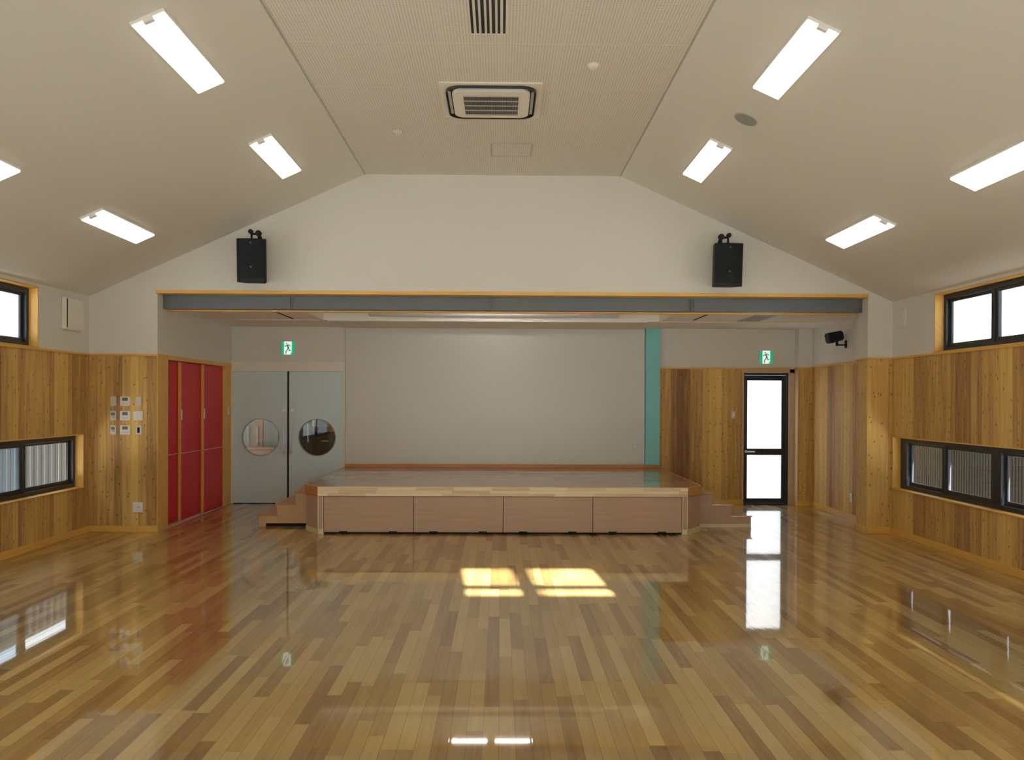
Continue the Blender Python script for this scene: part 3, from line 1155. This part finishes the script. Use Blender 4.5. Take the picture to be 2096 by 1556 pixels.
# four storage trolleys under the stage front
x0, x1 = ch0 + 0.060, ch1 - 0.060
wd = (x1 - x0) / 4
tro = None
names = ['brown storage trolley front at the left end of the stage', 'brown storage trolley front, second from the left under the stage lip',
         'brown storage trolley front, second from the right under the stage lip', 'brown storage trolley front at the right end of the stage']
for k in range(4):
    loc = (x0 + wd * (k + 0.5), sy0 + 0.012, 0.0)
    if tro is None:
        tro = root('storage_trolley', names[0], 'trolley', loc, group='storage trolleys under the stage')
        q = MB()
        q.box(-wd / 2 + 0.003, wd / 2 - 0.003, -0.012, 0.012, 0.022, 0.446)
        q.build('front_panel', 'laminate', tro, bevel=0.002)
        for cx in (-0.296, 0.290):
            q = MB()
            q.box(cx - 0.048, cx + 0.048, -0.030, 0.03, 0.018, 0.034)
            q.box(cx - 0.032, cx + 0.032, -0.026, 0.02, 0.004, 0.03)
            q.cyl((cx, -0.002, 0.016), 'x', 0.016, 0.05, 16)
            q.build('caster', 'black', tro)
        t_ = tro
    else:
        t_ = place(copy_tree(tro), names[k], loc)


# side steps
def steps(side, label):
    xs = (-2.577, -2.81, -3.035) if side < 0 else (2.705, 2.945, 3.19)
    base = sx0 - 0.008 if side < 0 else sx1 + 0.008
    zz = (0.436, 0.292, 0.150)
    y0, y1 = 10.56, 12.15
    r = root('stage_steps', label, 'steps', ((xs[1] + base) / 2, (y0 + y1) / 2, 0))
    o = tuple(r.location)
    if side > 0:
        o = tuple(r.location)
    nose = 0.014
    prev = base
    body = MB()
    poly = [(base, 0.04), (base, zz[0] - 0.02)]
    for x, z in zip(xs, zz):
        if poly[-1][1] != z - 0.02:
            poly.append((poly[-1][0], z - 0.02))
        poly.append((x - side * nose, z - 0.02))
    poly.append((xs[2] - side * nose, 0.04))
    body.prism(poly, 'y', y0 + nose, y1)
    body.build('riser_box', 'step' if side < 0 else 'laminate', r, off=o)
    for x, z in zip(xs, zz):
        q = MB()
        q.box(prev, x, y0, y1, z - 0.02, z)
        q.build('tread', 'pineend' if side < 0 else 'stagetop', r, off=o, bevel=0.003)
        prev = x - side * nose * 2
    q = MB()
    if side < 0:
        q.box(base, xs[2] + 0.10, y0 + 0.03, y1, 0.0, 0.04)
        q.build('toe_shade', 'dark', r, off=o)  # near-black block stands in for the shadow in the toe gap
    else:
        q.box(base, xs[2] - nose, y0 + nose - 0.004, y1, 0.0, 0.042)
        q.build('plinth', 'plinth', r, off=o)
    if side < 0:
        q = MB()
        q.box(xs[2] + 0.10, xs[2] + 0.015, y0 + 0.014, y1, 0.0, 0.04)
        q.build('foot', 'step', r, off=o)
    return r


steps(-1, 'three-step wooden stair in front of the grey double door')
steps(1, 'three-step wooden stair on the side towards the glazed exit door')


# ------------------------------------------------------------------ ceiling luminaires on the slopes
def luminaire(label, x, y, side):
    """x = centre across, y = centre along; rotated to lie on the slope"""
    r = root('fluorescent_light', label, 'ceiling light', group='fluorescent lights on the sloping ceilings')
    b = MB()
    hl = 0.585
    b.prism([(-0.120, 0), (0.120, 0), (0.116, -0.022), (-0.116, -0.022)], 'y', -hl, hl)
    b.build('body', 'lampwhite', r, bevel=0.002)
    d = MB()
    d.prism([(-0.112, -0.022), (0.112, -0.022), (0.107, -0.036), (-0.107, -0.036)], 'y', -hl + 0.012, hl - 0.012)
    d.build('diffuser', 'tube', r)
    e = MB()
    e.box(-0.034, 0.034, -hl - 0.004, -hl + 0.030, -0.046, -0.010)
    e.build('end_bracket', 'lampwhite', r, bevel=0.004)
    return r


def slope_z(x):
    return ZC - SL * ((x - CR) if x > 0 else (CL - x))


LX = {'RI': 2.062, 'RO': 3.606, 'LI': -2.243, 'LO': -3.794}
LY = [8.420, 5.925, 3.430, 0.935]
lab = {
    ('RI', 0): 'short-looking lit ceiling light on the right slope, inner row, nearest the gable wall',
    ('RI', 1): 'large lit ceiling light on the right slope beside the round grey disc',
    ('RO', 0): 'lit ceiling light low on the right slope, above the right wall vent',
    ('RO', 1): 'lit ceiling light low on the right slope, cut off by the right edge',
    ('LI', 0): 'lit ceiling light on the left slope, inner row, above the left speaker',
    ('LI', 1): 'large lit ceiling light on the left slope, inner row, at the picture top',
    ('LO', 0): 'lit ceiling light low on the left slope, above the square wall vent',
    ('LO', 1): 'lit ceiling light low on the left slope, only its tip in view',
}
proto = None
for key, x in LX.items():
    side = 1 if x > 0 else -1
    for j, y in enumerate(LY):
        lb = lab.get((key, j), 'lit ceiling light out of view over the %s part of the hall, %s row' % ('middle' if j == 2 else 'rear', {'RI': 'inner right', 'RO': 'outer right', 'LI': 'inner left', 'LO': 'outer left'}[key]))
        if proto is None:
            proto = luminaire(lb, x, y, side)
            o = proto
        else:
            o = copy_tree(proto)
        place(o, lb, (x, y, slope_z(x) - 0.001), (0, side * TH, 0))

# ------------------------------------------------------------------ flat ceiling fittings
# cassette air conditioner
ac = root('ceiling_air_conditioner', 'square white cassette air conditioner in the middle of the flat ceiling', 'air conditioner', (-0.090, 7.575, ZC))


def rrect(hx, hy, r, n=8):
    pts = []
    for cx, cy, a0 in ((hx - r, hy - r, 0), (-hx + r, hy - r, 90), (-hx + r, -hy + r, 180), (hx - r, -hy + r, 270)):
        for k in range(n + 1):
            a = math.radians(a0 + 90 * k / n)
            pts.append((cx + r * math.cos(a), cy + r * math.sin(a)))
    return pts


q = MB()
q.prism(rrect(0.445, 0.440, 0.01, 2), 'z', -0.016, -0.0005)
q.build('frame', 'cream', ac, bevel=0.004)


def ring(mb, outer, inner, z0, z1):
    n = len(outer)
    vs = [(p[0], p[1], z0) for p in outer] + [(p[0], p[1], z0) for p in inner] + [(p[0], p[1], z1) for p in outer] + [(p[0], p[1], z1) for p in inner]
    fs = []
    for k in range(n):
        j = (k + 1) % n
        fs += [(k, j, n + j, n + k), (2 * n + k, 3 * n + k, 3 * n + j, 2 * n + j), (k, 2 * n + k, 2 * n + j, j), (n + k, n + j, 3 * n + j, 3 * n + k)]
    mb.add(vs, fs)


q = MB()
ring(q, rrect(0.388, 0.388, 0.13), rrect(0.338, 0.338, 0.10), -0.020, -0.016)
q.build('air_outlet', 'dark', ac)
q = MB()
ring(q, rrect(0.395, 0.395, 0.135), rrect(0.388, 0.388, 0.13), -0.040, -0.016)
q.build('outlet_rim', 'blackmetal', ac)
q = MB()
q.prism(rrect(0.340, 0.340, 0.10), 'z', -0.048, -0.016)
q.build('centre_panel', 'cream', ac, bevel=0.006)
q = MB()
q.box(-0.242, 0.242, -0.236, 0.236, -0.0495, -0.047)
q.build('grille_back', 'dark', ac)
for k in range(5):
    q = MB()
    y = -0.236 + k * 0.118
    q.box(-0.242, 0.242, y - 0.006, y + 0.006, -0.056, -0.0495)
    q.build('grille_bar', 'greyplastic', ac)
q = MB()
for k in range(49):
    x = -0.24 + k * 0.01
    q.box(x - 0.0012, x + 0.0012, -0.236, 0.236, -0.053, -0.0495)
q.build('grille_lattice', 'greyplastic', ac)
for s in (-1, 1):
    q = MB()
    q.box(s * 0.350, s * 0.376, -0.27, 0.27, -0.034, -0.021)
    q.build('louvre', 'greyplastic', ac, bevel=0.002)

# linear slot diffuser
sd = root('slot_diffuser', 'black seven-slot linear air diffuser in the flat ceiling at the picture top', 'air diffuser', (-0.095, 5.73, ZC))
q = MB()
q.box(-0.135, 0.135, -0.48, 0.48, -0.003, -0.0003)
q.build('plate', 'cream', sd)
for k in range(7):
    x = -0.117 + k * 0.0385
    wv = 0.012 if k in (2, 4) else 0.0095
    q = MB()
    q.box(x - wv, x + wv, -0.46, 0.46, -0.0045, -0.003)
    q.build('slot', 'dark', sd)

# access hatch
ah = root('access_hatch', 'square ceiling access hatch with thin grey frame beyond the air conditioner', 'hatch', (0.112, 9.07, ZC))
q = MB()
ring(q, rrect(0.226, 0.235, 0.002, 1), rrect(0.206, 0.222, 0.002, 1), -0.005, -0.0005)
q.build('frame', 'greyplastic', ah)
q = MB()
q.box(-0.205, 0.205, -0.221, 0.221, -0.003, -0.0005)
q.build('panel', 'acoustic', ah)


def dome(name, label, cat, loc, r, h, m, rot=(0, 0, 0)):
    rr = root(name, label, cat, loc, rot)
    q = MB()
    q.tube([(0, 0, -0.0005), (0, 0, -h * 0.35), (0, 0, -h * .7), (0, 0, -h)], [r, r, r * 0.75, r * 0.45], 28)
    q.build('housing', m, rr, smooth=True)
    q = MB()
    q.tube([(0, 0, -h), (0, 0, -h - 0.006)], r * 0.3, 16)
    q.build('sensor', 'cream', rr)
    return rr


dome('smoke_detector', 'small round smoke detector right of the air conditioner', 'smoke detector', (0.735, 6.75, ZC), 0.05, 0.035, 'cream')
dome('smoke_detector', 'small round smoke detector left of the access hatch', 'smoke detector', (-1.035, 8.466, ZC), 0.05, 0.03, 'acoustic')
cs = root('ceiling_speaker', 'round flat grey disc on the right ceiling slope', 'ceiling speaker', (2.085, 7.15, slope_z(2.085)), (0, TH, 0))
q = MB()
q.cyl((0, 0, -0.004), 'z', 0.102, 0.007, 40)
q.build('rim', 'greyplastic', cs)
q = MB()
q.cyl((0, 0, -0.009), 'z', 0.09, 0.004, 40)
q.build('grille', plain('grey_speaker_mesh', (0.26, 0.27, 0.24), 0.7), cs)

# ------------------------------------------------------------------ fittings in the low recess ceiling
fx = root('stage_strip_light', 'long silvery strip light in the trough above the stage', 'strip light', (-0.08, 11.55, ZA + 0.04))
q = MB()
q.prism([(-0.05, 0.10), (-0.075, 0.02), (-0.06, 0.0), (0.05, 0.0), (0.06, 0.02), (0.05, 0.10)], 'x', -1.72, 1.70)
q.build('reflector', 'alu', fx)
for k in range(4):
    q = MB()
    q.tube([(-1.66 + k * 0.85, -0.066, 0.048), (-1.66 + k * 0.85 + 0.80, -0.066, 0.048)], 0.016, 12)
    q.build('tube', 'white', fx, smooth=True)
q = MB()
q.box(-1.6, 1.6, -0.03, 0.03, 0.10, 0.22)
q.build('housing', 'cream', fx)
lab2 = ['lit lamp in the stage trough, the one nearer the grey double door', 'lit lamp in the stage trough, the one nearer the teal strip']
pr = None
for k, x in enumerate((-0.375, 0.175)):
    if pr is None:
        pr = root('trough_lamp', lab2[0], 'lamp', (x, 10.72, ZA + 0.075), group='lit lamps in the stage trough')
        q = MB()
        q.tube([(-0.225, 0, 0), (0.225, 0, 0)], 0.021, 14)
        q.build('tube', 'stagetube', pr, smooth=True)
        q = MB()
        q.box(-0.24, 0.24, -0.05, 0.05, 0.03, 0.06)
        q.box(-0.24, -0.225, -0.02, 0.02, -0.018, 0.03)
        q.box(0.225, 0.24, -0.02, 0.02, -0.018, 0.03)
        q.box(-0.03, 0.03, -0.03, 0.03, 0.06, 0.185)
        q.build('holder', 'lampwhite', pr)
    else:
        place(copy_tree(pr), lab2[k], (x, 10.72, ZA + 0.075))
for x, y0, y1, lb in ((-2.833, 10.58, 11.53, 'thin dark slot diffuser in the low ceiling on the double door side'), (2.635, 10.52, 11.43, 'thin dark slot diffuser in the low ceiling on the exit door side')):
    r = root('slot_vent', lb, 'air diffuser', (x, (y0 + y1) / 2, ZA), group='slot vents over the stage')
    q = MB()
    q.box(-0.03, 0.03, -(y1 - y0) / 2 - .01, (y1 - y0) / 2 + .01, -0.003, -0.0003)
    q.build('frame', 'cream', r)
    q = MB()
    q.box(-0.018, 0.018, -(y1 - y0) / 2, (y1 - y0) / 2, -0.0045, -0.003)
    q.build('slot', 'dark', r)
for x, lb, m in ((-3.38, 'slatted return air grille in the low ceiling above the closet side', 'white'), (3.40, 'slatted return air grille in the low ceiling before the exit door', 'greyplastic')):
    r = root('ceiling_grille', lb, 'air grille', (x, 11.10, ZA), group='return grilles over the stage')
    q = MB()
    q.box(-0.17, 0.17, -0.46, 0.46, -0.004, -0.0003)
    q.build('frame', 'cream', r)
    for k in range(7):
        q = MB()
        xx = -0.13 + k * 0.0433
        q.box(xx - 0.010, xx + 0.010, -0.43, 0.43, -0.012, -0.004)
        q.build('slat', m, r)


# ------------------------------------------------------------------ speakers on the gable wall
def speaker(label, loc, rz):
    r = root('wall_speaker', label, 'loudspeaker', loc, (math.radians(5), 0, math.radians(rz)), group='black loudspeakers on the gable wall')
    # plan outline: convex front (towards -y), narrower back
    pts = []
    n = 14
    for k in range(n + 1):
        t = -1 + 2 * k / n
        pts.append((0.165 * t, -0.15 - 0.035 * (1 - t * t)))
    pts += [(0.165, -0.11), (0.115, 0.12), (-0.115, 0.12), (-0.165, -0.11)]
    q = MB()
    q.prism(pts, 'z', -0.25, 0.25)
    q.build('cabinet', 'black', r, bevel=0.008)
    g = []
    for k in range(n + 1):
        t = -1 + 2 * k / n
        g.append((0.152 * t, -0.158 - 0.035 * (1 - t * t)))
    g += [(0.152, -0.14), (-0.152, -0.14)]
    q = MB()
    q.prism(g, 'z', -0.205, 0.235)
    m_g = MT.get('grille') or plain('black_steel_grille', (0.008, 0.010, 0.012), 0.7, spec=0.2, bump=0.3, bscale=500)
    MT['grille'] = m_g
    q.build('grille', m_g, r, bevel=0.003)
    for zz in (0.20, -0.075):
        q = MB()
        q.cyl((0, -0.194, zz), 'y', 0.011, 0.006, 16)
        q.build('badge', 'lcd', r)
    return r


def speaker_bracket(label, x, z, s):
    r = root('speaker_bracket', label, 'bracket', (x, YF, z), group='speaker brackets on the gable wall')
    q = MB()
    q.box(-0.04, 0.04, -0.012, 0, -0.20, -0.06)
    q.build('wall_plate', 'black', r)
    q = MB()
    q.tube([(0, -0.01, -0.08), (0, -0.10, -0.01), (0, -0.17, 0.0), (s * 0.02, -0.24, 0.0)], 0.016, 10)
    q.tube([(s * 0.02, -0.24, 0.03), (s * 0.02, -0.24, -0.062)], 0.014, 10)
    q.tube([(-s * 0.065, -0.235, 0.02), (-s * 0.065, -0.235, -0.062)], 0.012, 10)
    q.tube([(-s * 0.065, -0.235, 0.0), (s * 0.02, -0.235, 0.0)], 0.013, 10)
    q.build('arm', 'black', r, smooth=True)
    for dx, rr_, dz in ((s * 0.025, 0.036, 0.0), (-s * 0.065, 0.028, 0.02)):
        q = MB()
        q.cyl((dx, -0.27, dz), 'y', rr_, 0.035, 10)
        q.build('knob', 'black', r)
    return r


speaker('black loudspeaker above the opening on the closet side', (-2.895, 9.90, 3.21), 6)
speaker('black loudspeaker above the opening on the exit door side', (2.65, 9.90, 3.195), 2)
speaker_bracket('black swivel bracket holding the speaker on the closet side', -2.845, 3.525, 1)
speaker_bracket('black swivel bracket holding the speaker on the exit door side', 2.61, 3.520, -1)

# small black speaker inside the recess
ss = root('small_speaker', 'small tilted black speaker on the recess side wall near the exit door', 'speaker', (4.573, 11.45, 2.478))
q = MB()
pr_ = [(-0.105, -0.05), (-0.085, -0.075), (0.08, -0.065), (0.105, -0.04), (0.105, 0.045), (0.08, 0.068), (-0.085, 0.075), (-0.105, 0.05)]
q.prism(pr_, 'y', -0.075, 0.075)
c_ = q.build('cabinet', 'black', ss, bevel=0.012)
c_.rotation_euler = (0, math.radians(-13), 0)
q = MB()
q.prism([(0.8 * a, 0.8 * b) for a, b in pr_], 'y', -0.079, -0.074)
c_ = q.build('grille', MT['grille'], ss)
c_.rotation_euler = (0, math.radians(-13), 0)
q = MB()
q.box(0.150, 0.1665, -0.022, 0.022, -0.150, -0.045)
q.box(0.035, 0.155, -0.012, 0.012, -0.118, -0.098)
q.box(0.020, 0.050, -0.014, 0.014, -0.122, -0.058)
q.build('bracket', 'black', ss, bevel=0.002)

# ------------------------------------------------------------------ vents on the side walls
v = root('wall_vent', 'square off-white ventilation hood on the left wall beside the upper window', 'vent', (XL, 9.66, 2.555))
q = MB()
q.box(0.0005, 0.055, -0.19, 0.19, -0.185, 0.185)
q.build('housing', 'cream', v, bevel=0.012)
q = MB()
q.box(0.0551, 0.066, -0.158, 0.178, -0.172, 0.172)
q.build('cover', 'cream', v, bevel=0.004)
q = MB()
q.box(0.0551, 0.057, -0.176, -0.160, -0.160, 0.160)
q.build('gap_shade_strip', 'dark', v)  # near-black strip painted on the face for the shade at the cover's edge
v = root('wall_vent', 'small flat square ventilation cover on the right wall beside the upper window', 'vent', (XR, 9.86, 2.575))
q = MB()
q.box(-0.022, -0.0005, -0.11, 0.11, -0.105, 0.105)
q.build('housing', 'plaster', v, bevel=0.004)
q = MB()
q.box(-0.030, -0.022, -0.095, 0.095, -0.09, 0.09)
q.build('cover', 'plaster', v, bevel=0.004)

# ------------------------------------------------------------------ switches and panels on the left wing wall
Yp = YF


def plate(name, label, cat, x, z, w_, h_, m='white', disp=None, btns=(), group=None, dmat='lcd', axis='y', pos=None, d=0.012):
    loc = (x, Yp, z) if pos is None else pos
    rot = (0, 0, 0) if axis == 'y' else ((0, 0, PI / 2) if axis == 'x+' else (0, 0, -PI / 2))
    r = root(name, label, cat, loc, rot, group)
    q = MB()
    q.box(-w_ / 2, w_ / 2, -d, -0.0005, -h_ / 2, h_ / 2)
    q.build('plate', m, r, bevel=0.003)
    if disp:
        q = MB()
        q.box(disp[0], disp[1], -d - 0.002, -d, disp[2], disp[3])
        q.build('display' if dmat == 'lcd' else 'rocker', dmat, r)
    for bx in btns:
        q = MB()
        q.box(bx[0], bx[1], -d - 0.003, -d, bx[2], bx[3])
        q.build('button', bx[4] if len(bx) > 4 else 'offwhite', r)
    return r


plate('light_switch', 'narrow ivory switch plate, top left of the wall control cluster', 'switch', -4.616, 1.565, 0.070, 0.118, 'offwhite', (-0.018, 0.018, -0.035, 0.035), dmat='offwhite')
plate('light_switch', 'narrow ivory switch plate, top right of the wall control cluster', 'switch', -4.318, 1.565, 0.072, 0.118, 'offwhite', (-0.018, 0.018, -0.035, 0.035), dmat='offwhite')
for z, lb in ((1.565, 'topmost'), (1.393, 'middle'), (1.222, 'lowest')):
    plate('wall_controller', 'white remote controller with grey display, %s in the centre column of controls' % lb, 'controller', -4.473, z, 0.120, 0.114, 'white', (-0.034, 0.030, 0.004, 0.042),
          btns=((-0.035, -0.005, -0.035, -0.022), (0.005, 0.035, -0.035, -0.022)), group='wall remote controllers')
for z, lb, bm_ in ((1.393, 'middle', 'lcd'), (1.222, 'bottom', 'lcd')):
    plate('wall_switch', 'narrow switch plate with grey rockers, left column of controls, %s row' % lb, 'switch', -4.616, z, 0.070, 0.114, 'offwhite',
          btns=((-0.024, 0.020, 0.002, 0.036, 'lcd'), (-0.014, 0.018, -0.028, -0.002, 'greyplastic')))
plate('switch_panel', 'square white blank-looking switch panel, right column middle row of controls', 'switch', -4.322, 1.393, 0.116, 0.114, 'white', btns=((-0.04, -0.004, -0.035, 0.035, 'white'), (0.004, 0.04, -0.035, 0.035, 'white')))
plate('key_switch', 'narrow white plate with black slot, bottom right of the wall control cluster', 'switch', -4.314, 1.222, 0.070, 0.112, 'white', btns=((-0.014, 0.014, -0.034, 0.032, 'dark'),))
plate('wall_outlet', 'square white power outlet low on the left wing wall', 'outlet', -4.323, 0.297, 0.118, 0.122, 'white', btns=((-0.035, -0.01, -0.03, 0.03, 'white'), (0.012, 0.018, 0.0, 0.012, 'dark')))
plate('light_switch', 'small white switch on the narrow wood strip between closet and double door', 'switch', 0, 0, 0.07, 0.115, 'white', (-0.015, 0.015, -0.03, 0.03), dmat='offwhite', axis='x+', pos=(OL + 0.004, 12.70, 1.42))
plate('light_switch', 'small pale switch on the cladding just left of the exit door', 'switch', 0, 0, 0.062, 0.112, 'offwhite', (-0.015, 0.015, -0.03, 0.03), dmat='white', pos=(3.58, YB - 0.012, 1.385))
plate('wall_outlet', 'small white outlet low on the recess side wall right of the exit door', 'outlet', 0, 0, 0.075, 0.115, 'white', btns=((-0.012, 0.012, -0.03, 0.03, 'offwhite'),), axis='x-', pos=(XR, 11.25, 0.302))
plate('board_switch', 'tiny pale plate at the lower corner of the whiteboard near the teal strip', 'switch', 0, 0, 0.06, 0.09, 'board', (-0.012, 0.012, -0.02, 0.02), dmat='cream', pos=(2.061, YB - 0.03, 0.885))


# ------------------------------------------------------------------ exit signs
def exit_sign(label, x, z):
    r = root('exit_sign', label, 'exit sign', (x, YB - 0.001, z), group='running-man exit signs')
    w2, h2 = 0.102, 0.102
    q = MB()
    q.box(-w2, w2, -0.035, 0, -h2, h2)
    q.build('housing', 'white', r, bevel=0.003)
    q = MB()
    q.box(-w2 + .002, -0.058, -0.038, -0.035, -h2 + .002, h2 - .002)
    q.box(0.058, w2 - .002, -0.038, -0.035, -h2 + .002, h2 - .002)
    q.prism([(0.030, -0.095), (0.0585, -0.062), (0.0585, -0.095)], 'y', -0.0385, -0.0375)
    q.build('green_border', 'exitgreen', r)
    q = MB()
    q.box(-0.058, 0.058, -0.0375, -0.035, -h2 + .002, h2 - .002)
    q.build('white_doorway', 'exitwhite', r)
    q = MB()

    def stroke(pts, wd_):
        for a, b in zip(pts[:-1], pts[1:]):
            d = Vector((b[0] - a[0], b[1] - a[1]))
            n_ = Vector((-d.y, d.x)).normalized() * wd_ / 2
            q.prism([(a[0] - n_.x, a[1] - n_.y), (b[0] - n_.x, b[1] - n_.y), (b[0] + n_.x, b[1] + n_.y), (a[0] + n_.x, a[1] + n_.y)], 'y', -0.0395, -0.0376)
    n = 14
    q.prism([(-0.018 + 0.011 * math.cos(2 * PI * k / n), 0.070 + 0.011 * math.sin(2 * PI * k / n)) for k in range(n)], 'y', -0.0395, -0.0376)
    stroke([(-0.012, 0.046), (0.004, 0.012), (0.012, -0.006)], 0.024)          # trunk
    stroke([(-0.008, 0.050), (-0.032, 0.030), (-0.052, 0.026)], 0.013)          # forward arm
    stroke([(-0.006, 0.050), (0.024, 0.046), (0.038, 0.026)], 0.013)            # rear arm
    stroke([(0.004, 0.008), (-0.010, -0.028), (-0.034, -0.062), (-0.022, -0.088)], 0.014)   # front leg
    stroke([(0.014, 0.0), (0.016, -0.036), (0.046, -0.036)], 0.015)             # rear leg
    q.build('running_figure', 'signink', r)
    return r


exit_sign('green and white running-man exit sign above the grey double door', -3.233, 2.375)
exit_sign('green and white running-man exit sign above the glazed exit door', 4.080, 2.270)

# ------------------------------------------------------------------ outdoors
g = MB()
g.box(-60, 60, -40, 80, -0.45, -0.30)
struct(g.build('ground', 'concrete'))


def fence(name, label, x, y0, y1, z0, z1, m, pitch, slat, face, see):
    r = root(name, label, 'fence', (x, (y0 + y1) / 2, -0.3))
    L_ = y1 - y0
    q = MB()
    n = int(L_ / pitch)
    for k in range(n):
        yy = -L_ / 2 + k * pitch
        d = 0.0015 if k % 2 else 0.0
        q.box(-0.004 + face * d, 0.004 + face * d, yy, yy + slat, z0 + 0.3, z1 + 0.3)
    q.build('slat_panel', m, r)
    if see:
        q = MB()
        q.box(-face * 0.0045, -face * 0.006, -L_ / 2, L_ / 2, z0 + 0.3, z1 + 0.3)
        q.build('gap_shade_sheet', 'dark', r)  # sheet added in near-black so the gaps between slats look shaded
    q = MB()
    for zz in (z0 + 0.12, z1 - 0.15):
        q.box(-face * 0.014, -face * 0.05, -L_ / 2, L_ / 2, zz + 0.3 - 0.02, zz + 0.3 + 0.02)
    q.build('rail', m, r)
    k = 0
    yy = -L_ / 2 + 0.05
    while yy < L_ / 2:
        q = MB()
        q.box(-face * 0.05, -face * 0.10, yy - 0.025, yy + 0.025, 0, z1 + 0.3)
        q.build('post', m, r)
        yy += 2.0
    return r


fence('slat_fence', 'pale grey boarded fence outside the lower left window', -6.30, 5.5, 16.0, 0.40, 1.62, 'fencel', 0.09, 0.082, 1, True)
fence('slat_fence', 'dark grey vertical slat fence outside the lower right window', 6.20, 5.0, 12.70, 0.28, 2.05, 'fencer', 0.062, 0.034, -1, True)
hs = root('neighbour_house', 'pale grey neighbouring house just showing through the upper left window', 'house', (-15.0, 22.6, -0.3))
gd = MB()
gd.prism([(-2.2, 0), (2.2, 0), (2.2, 3.2), (-2.2, 3.2)], 'x', -1.8, 1.8)
gd.build('walls', 'fencel', hs)
gd = MB()
gd.prism([(-2.5, 3.2), (2.5, 3.2), (0, 3.65)], 'x', -2.1, 2.1)
gd.build('roof', plain('grey_roof', (0.30, 0.31, 0.33), 0.6), hs)
gd = MB()
gd.box(-0.5, 0.5, -2.23, -2.2, 1.9, 2.9)
gd.build('house_window', 'glass', hs)
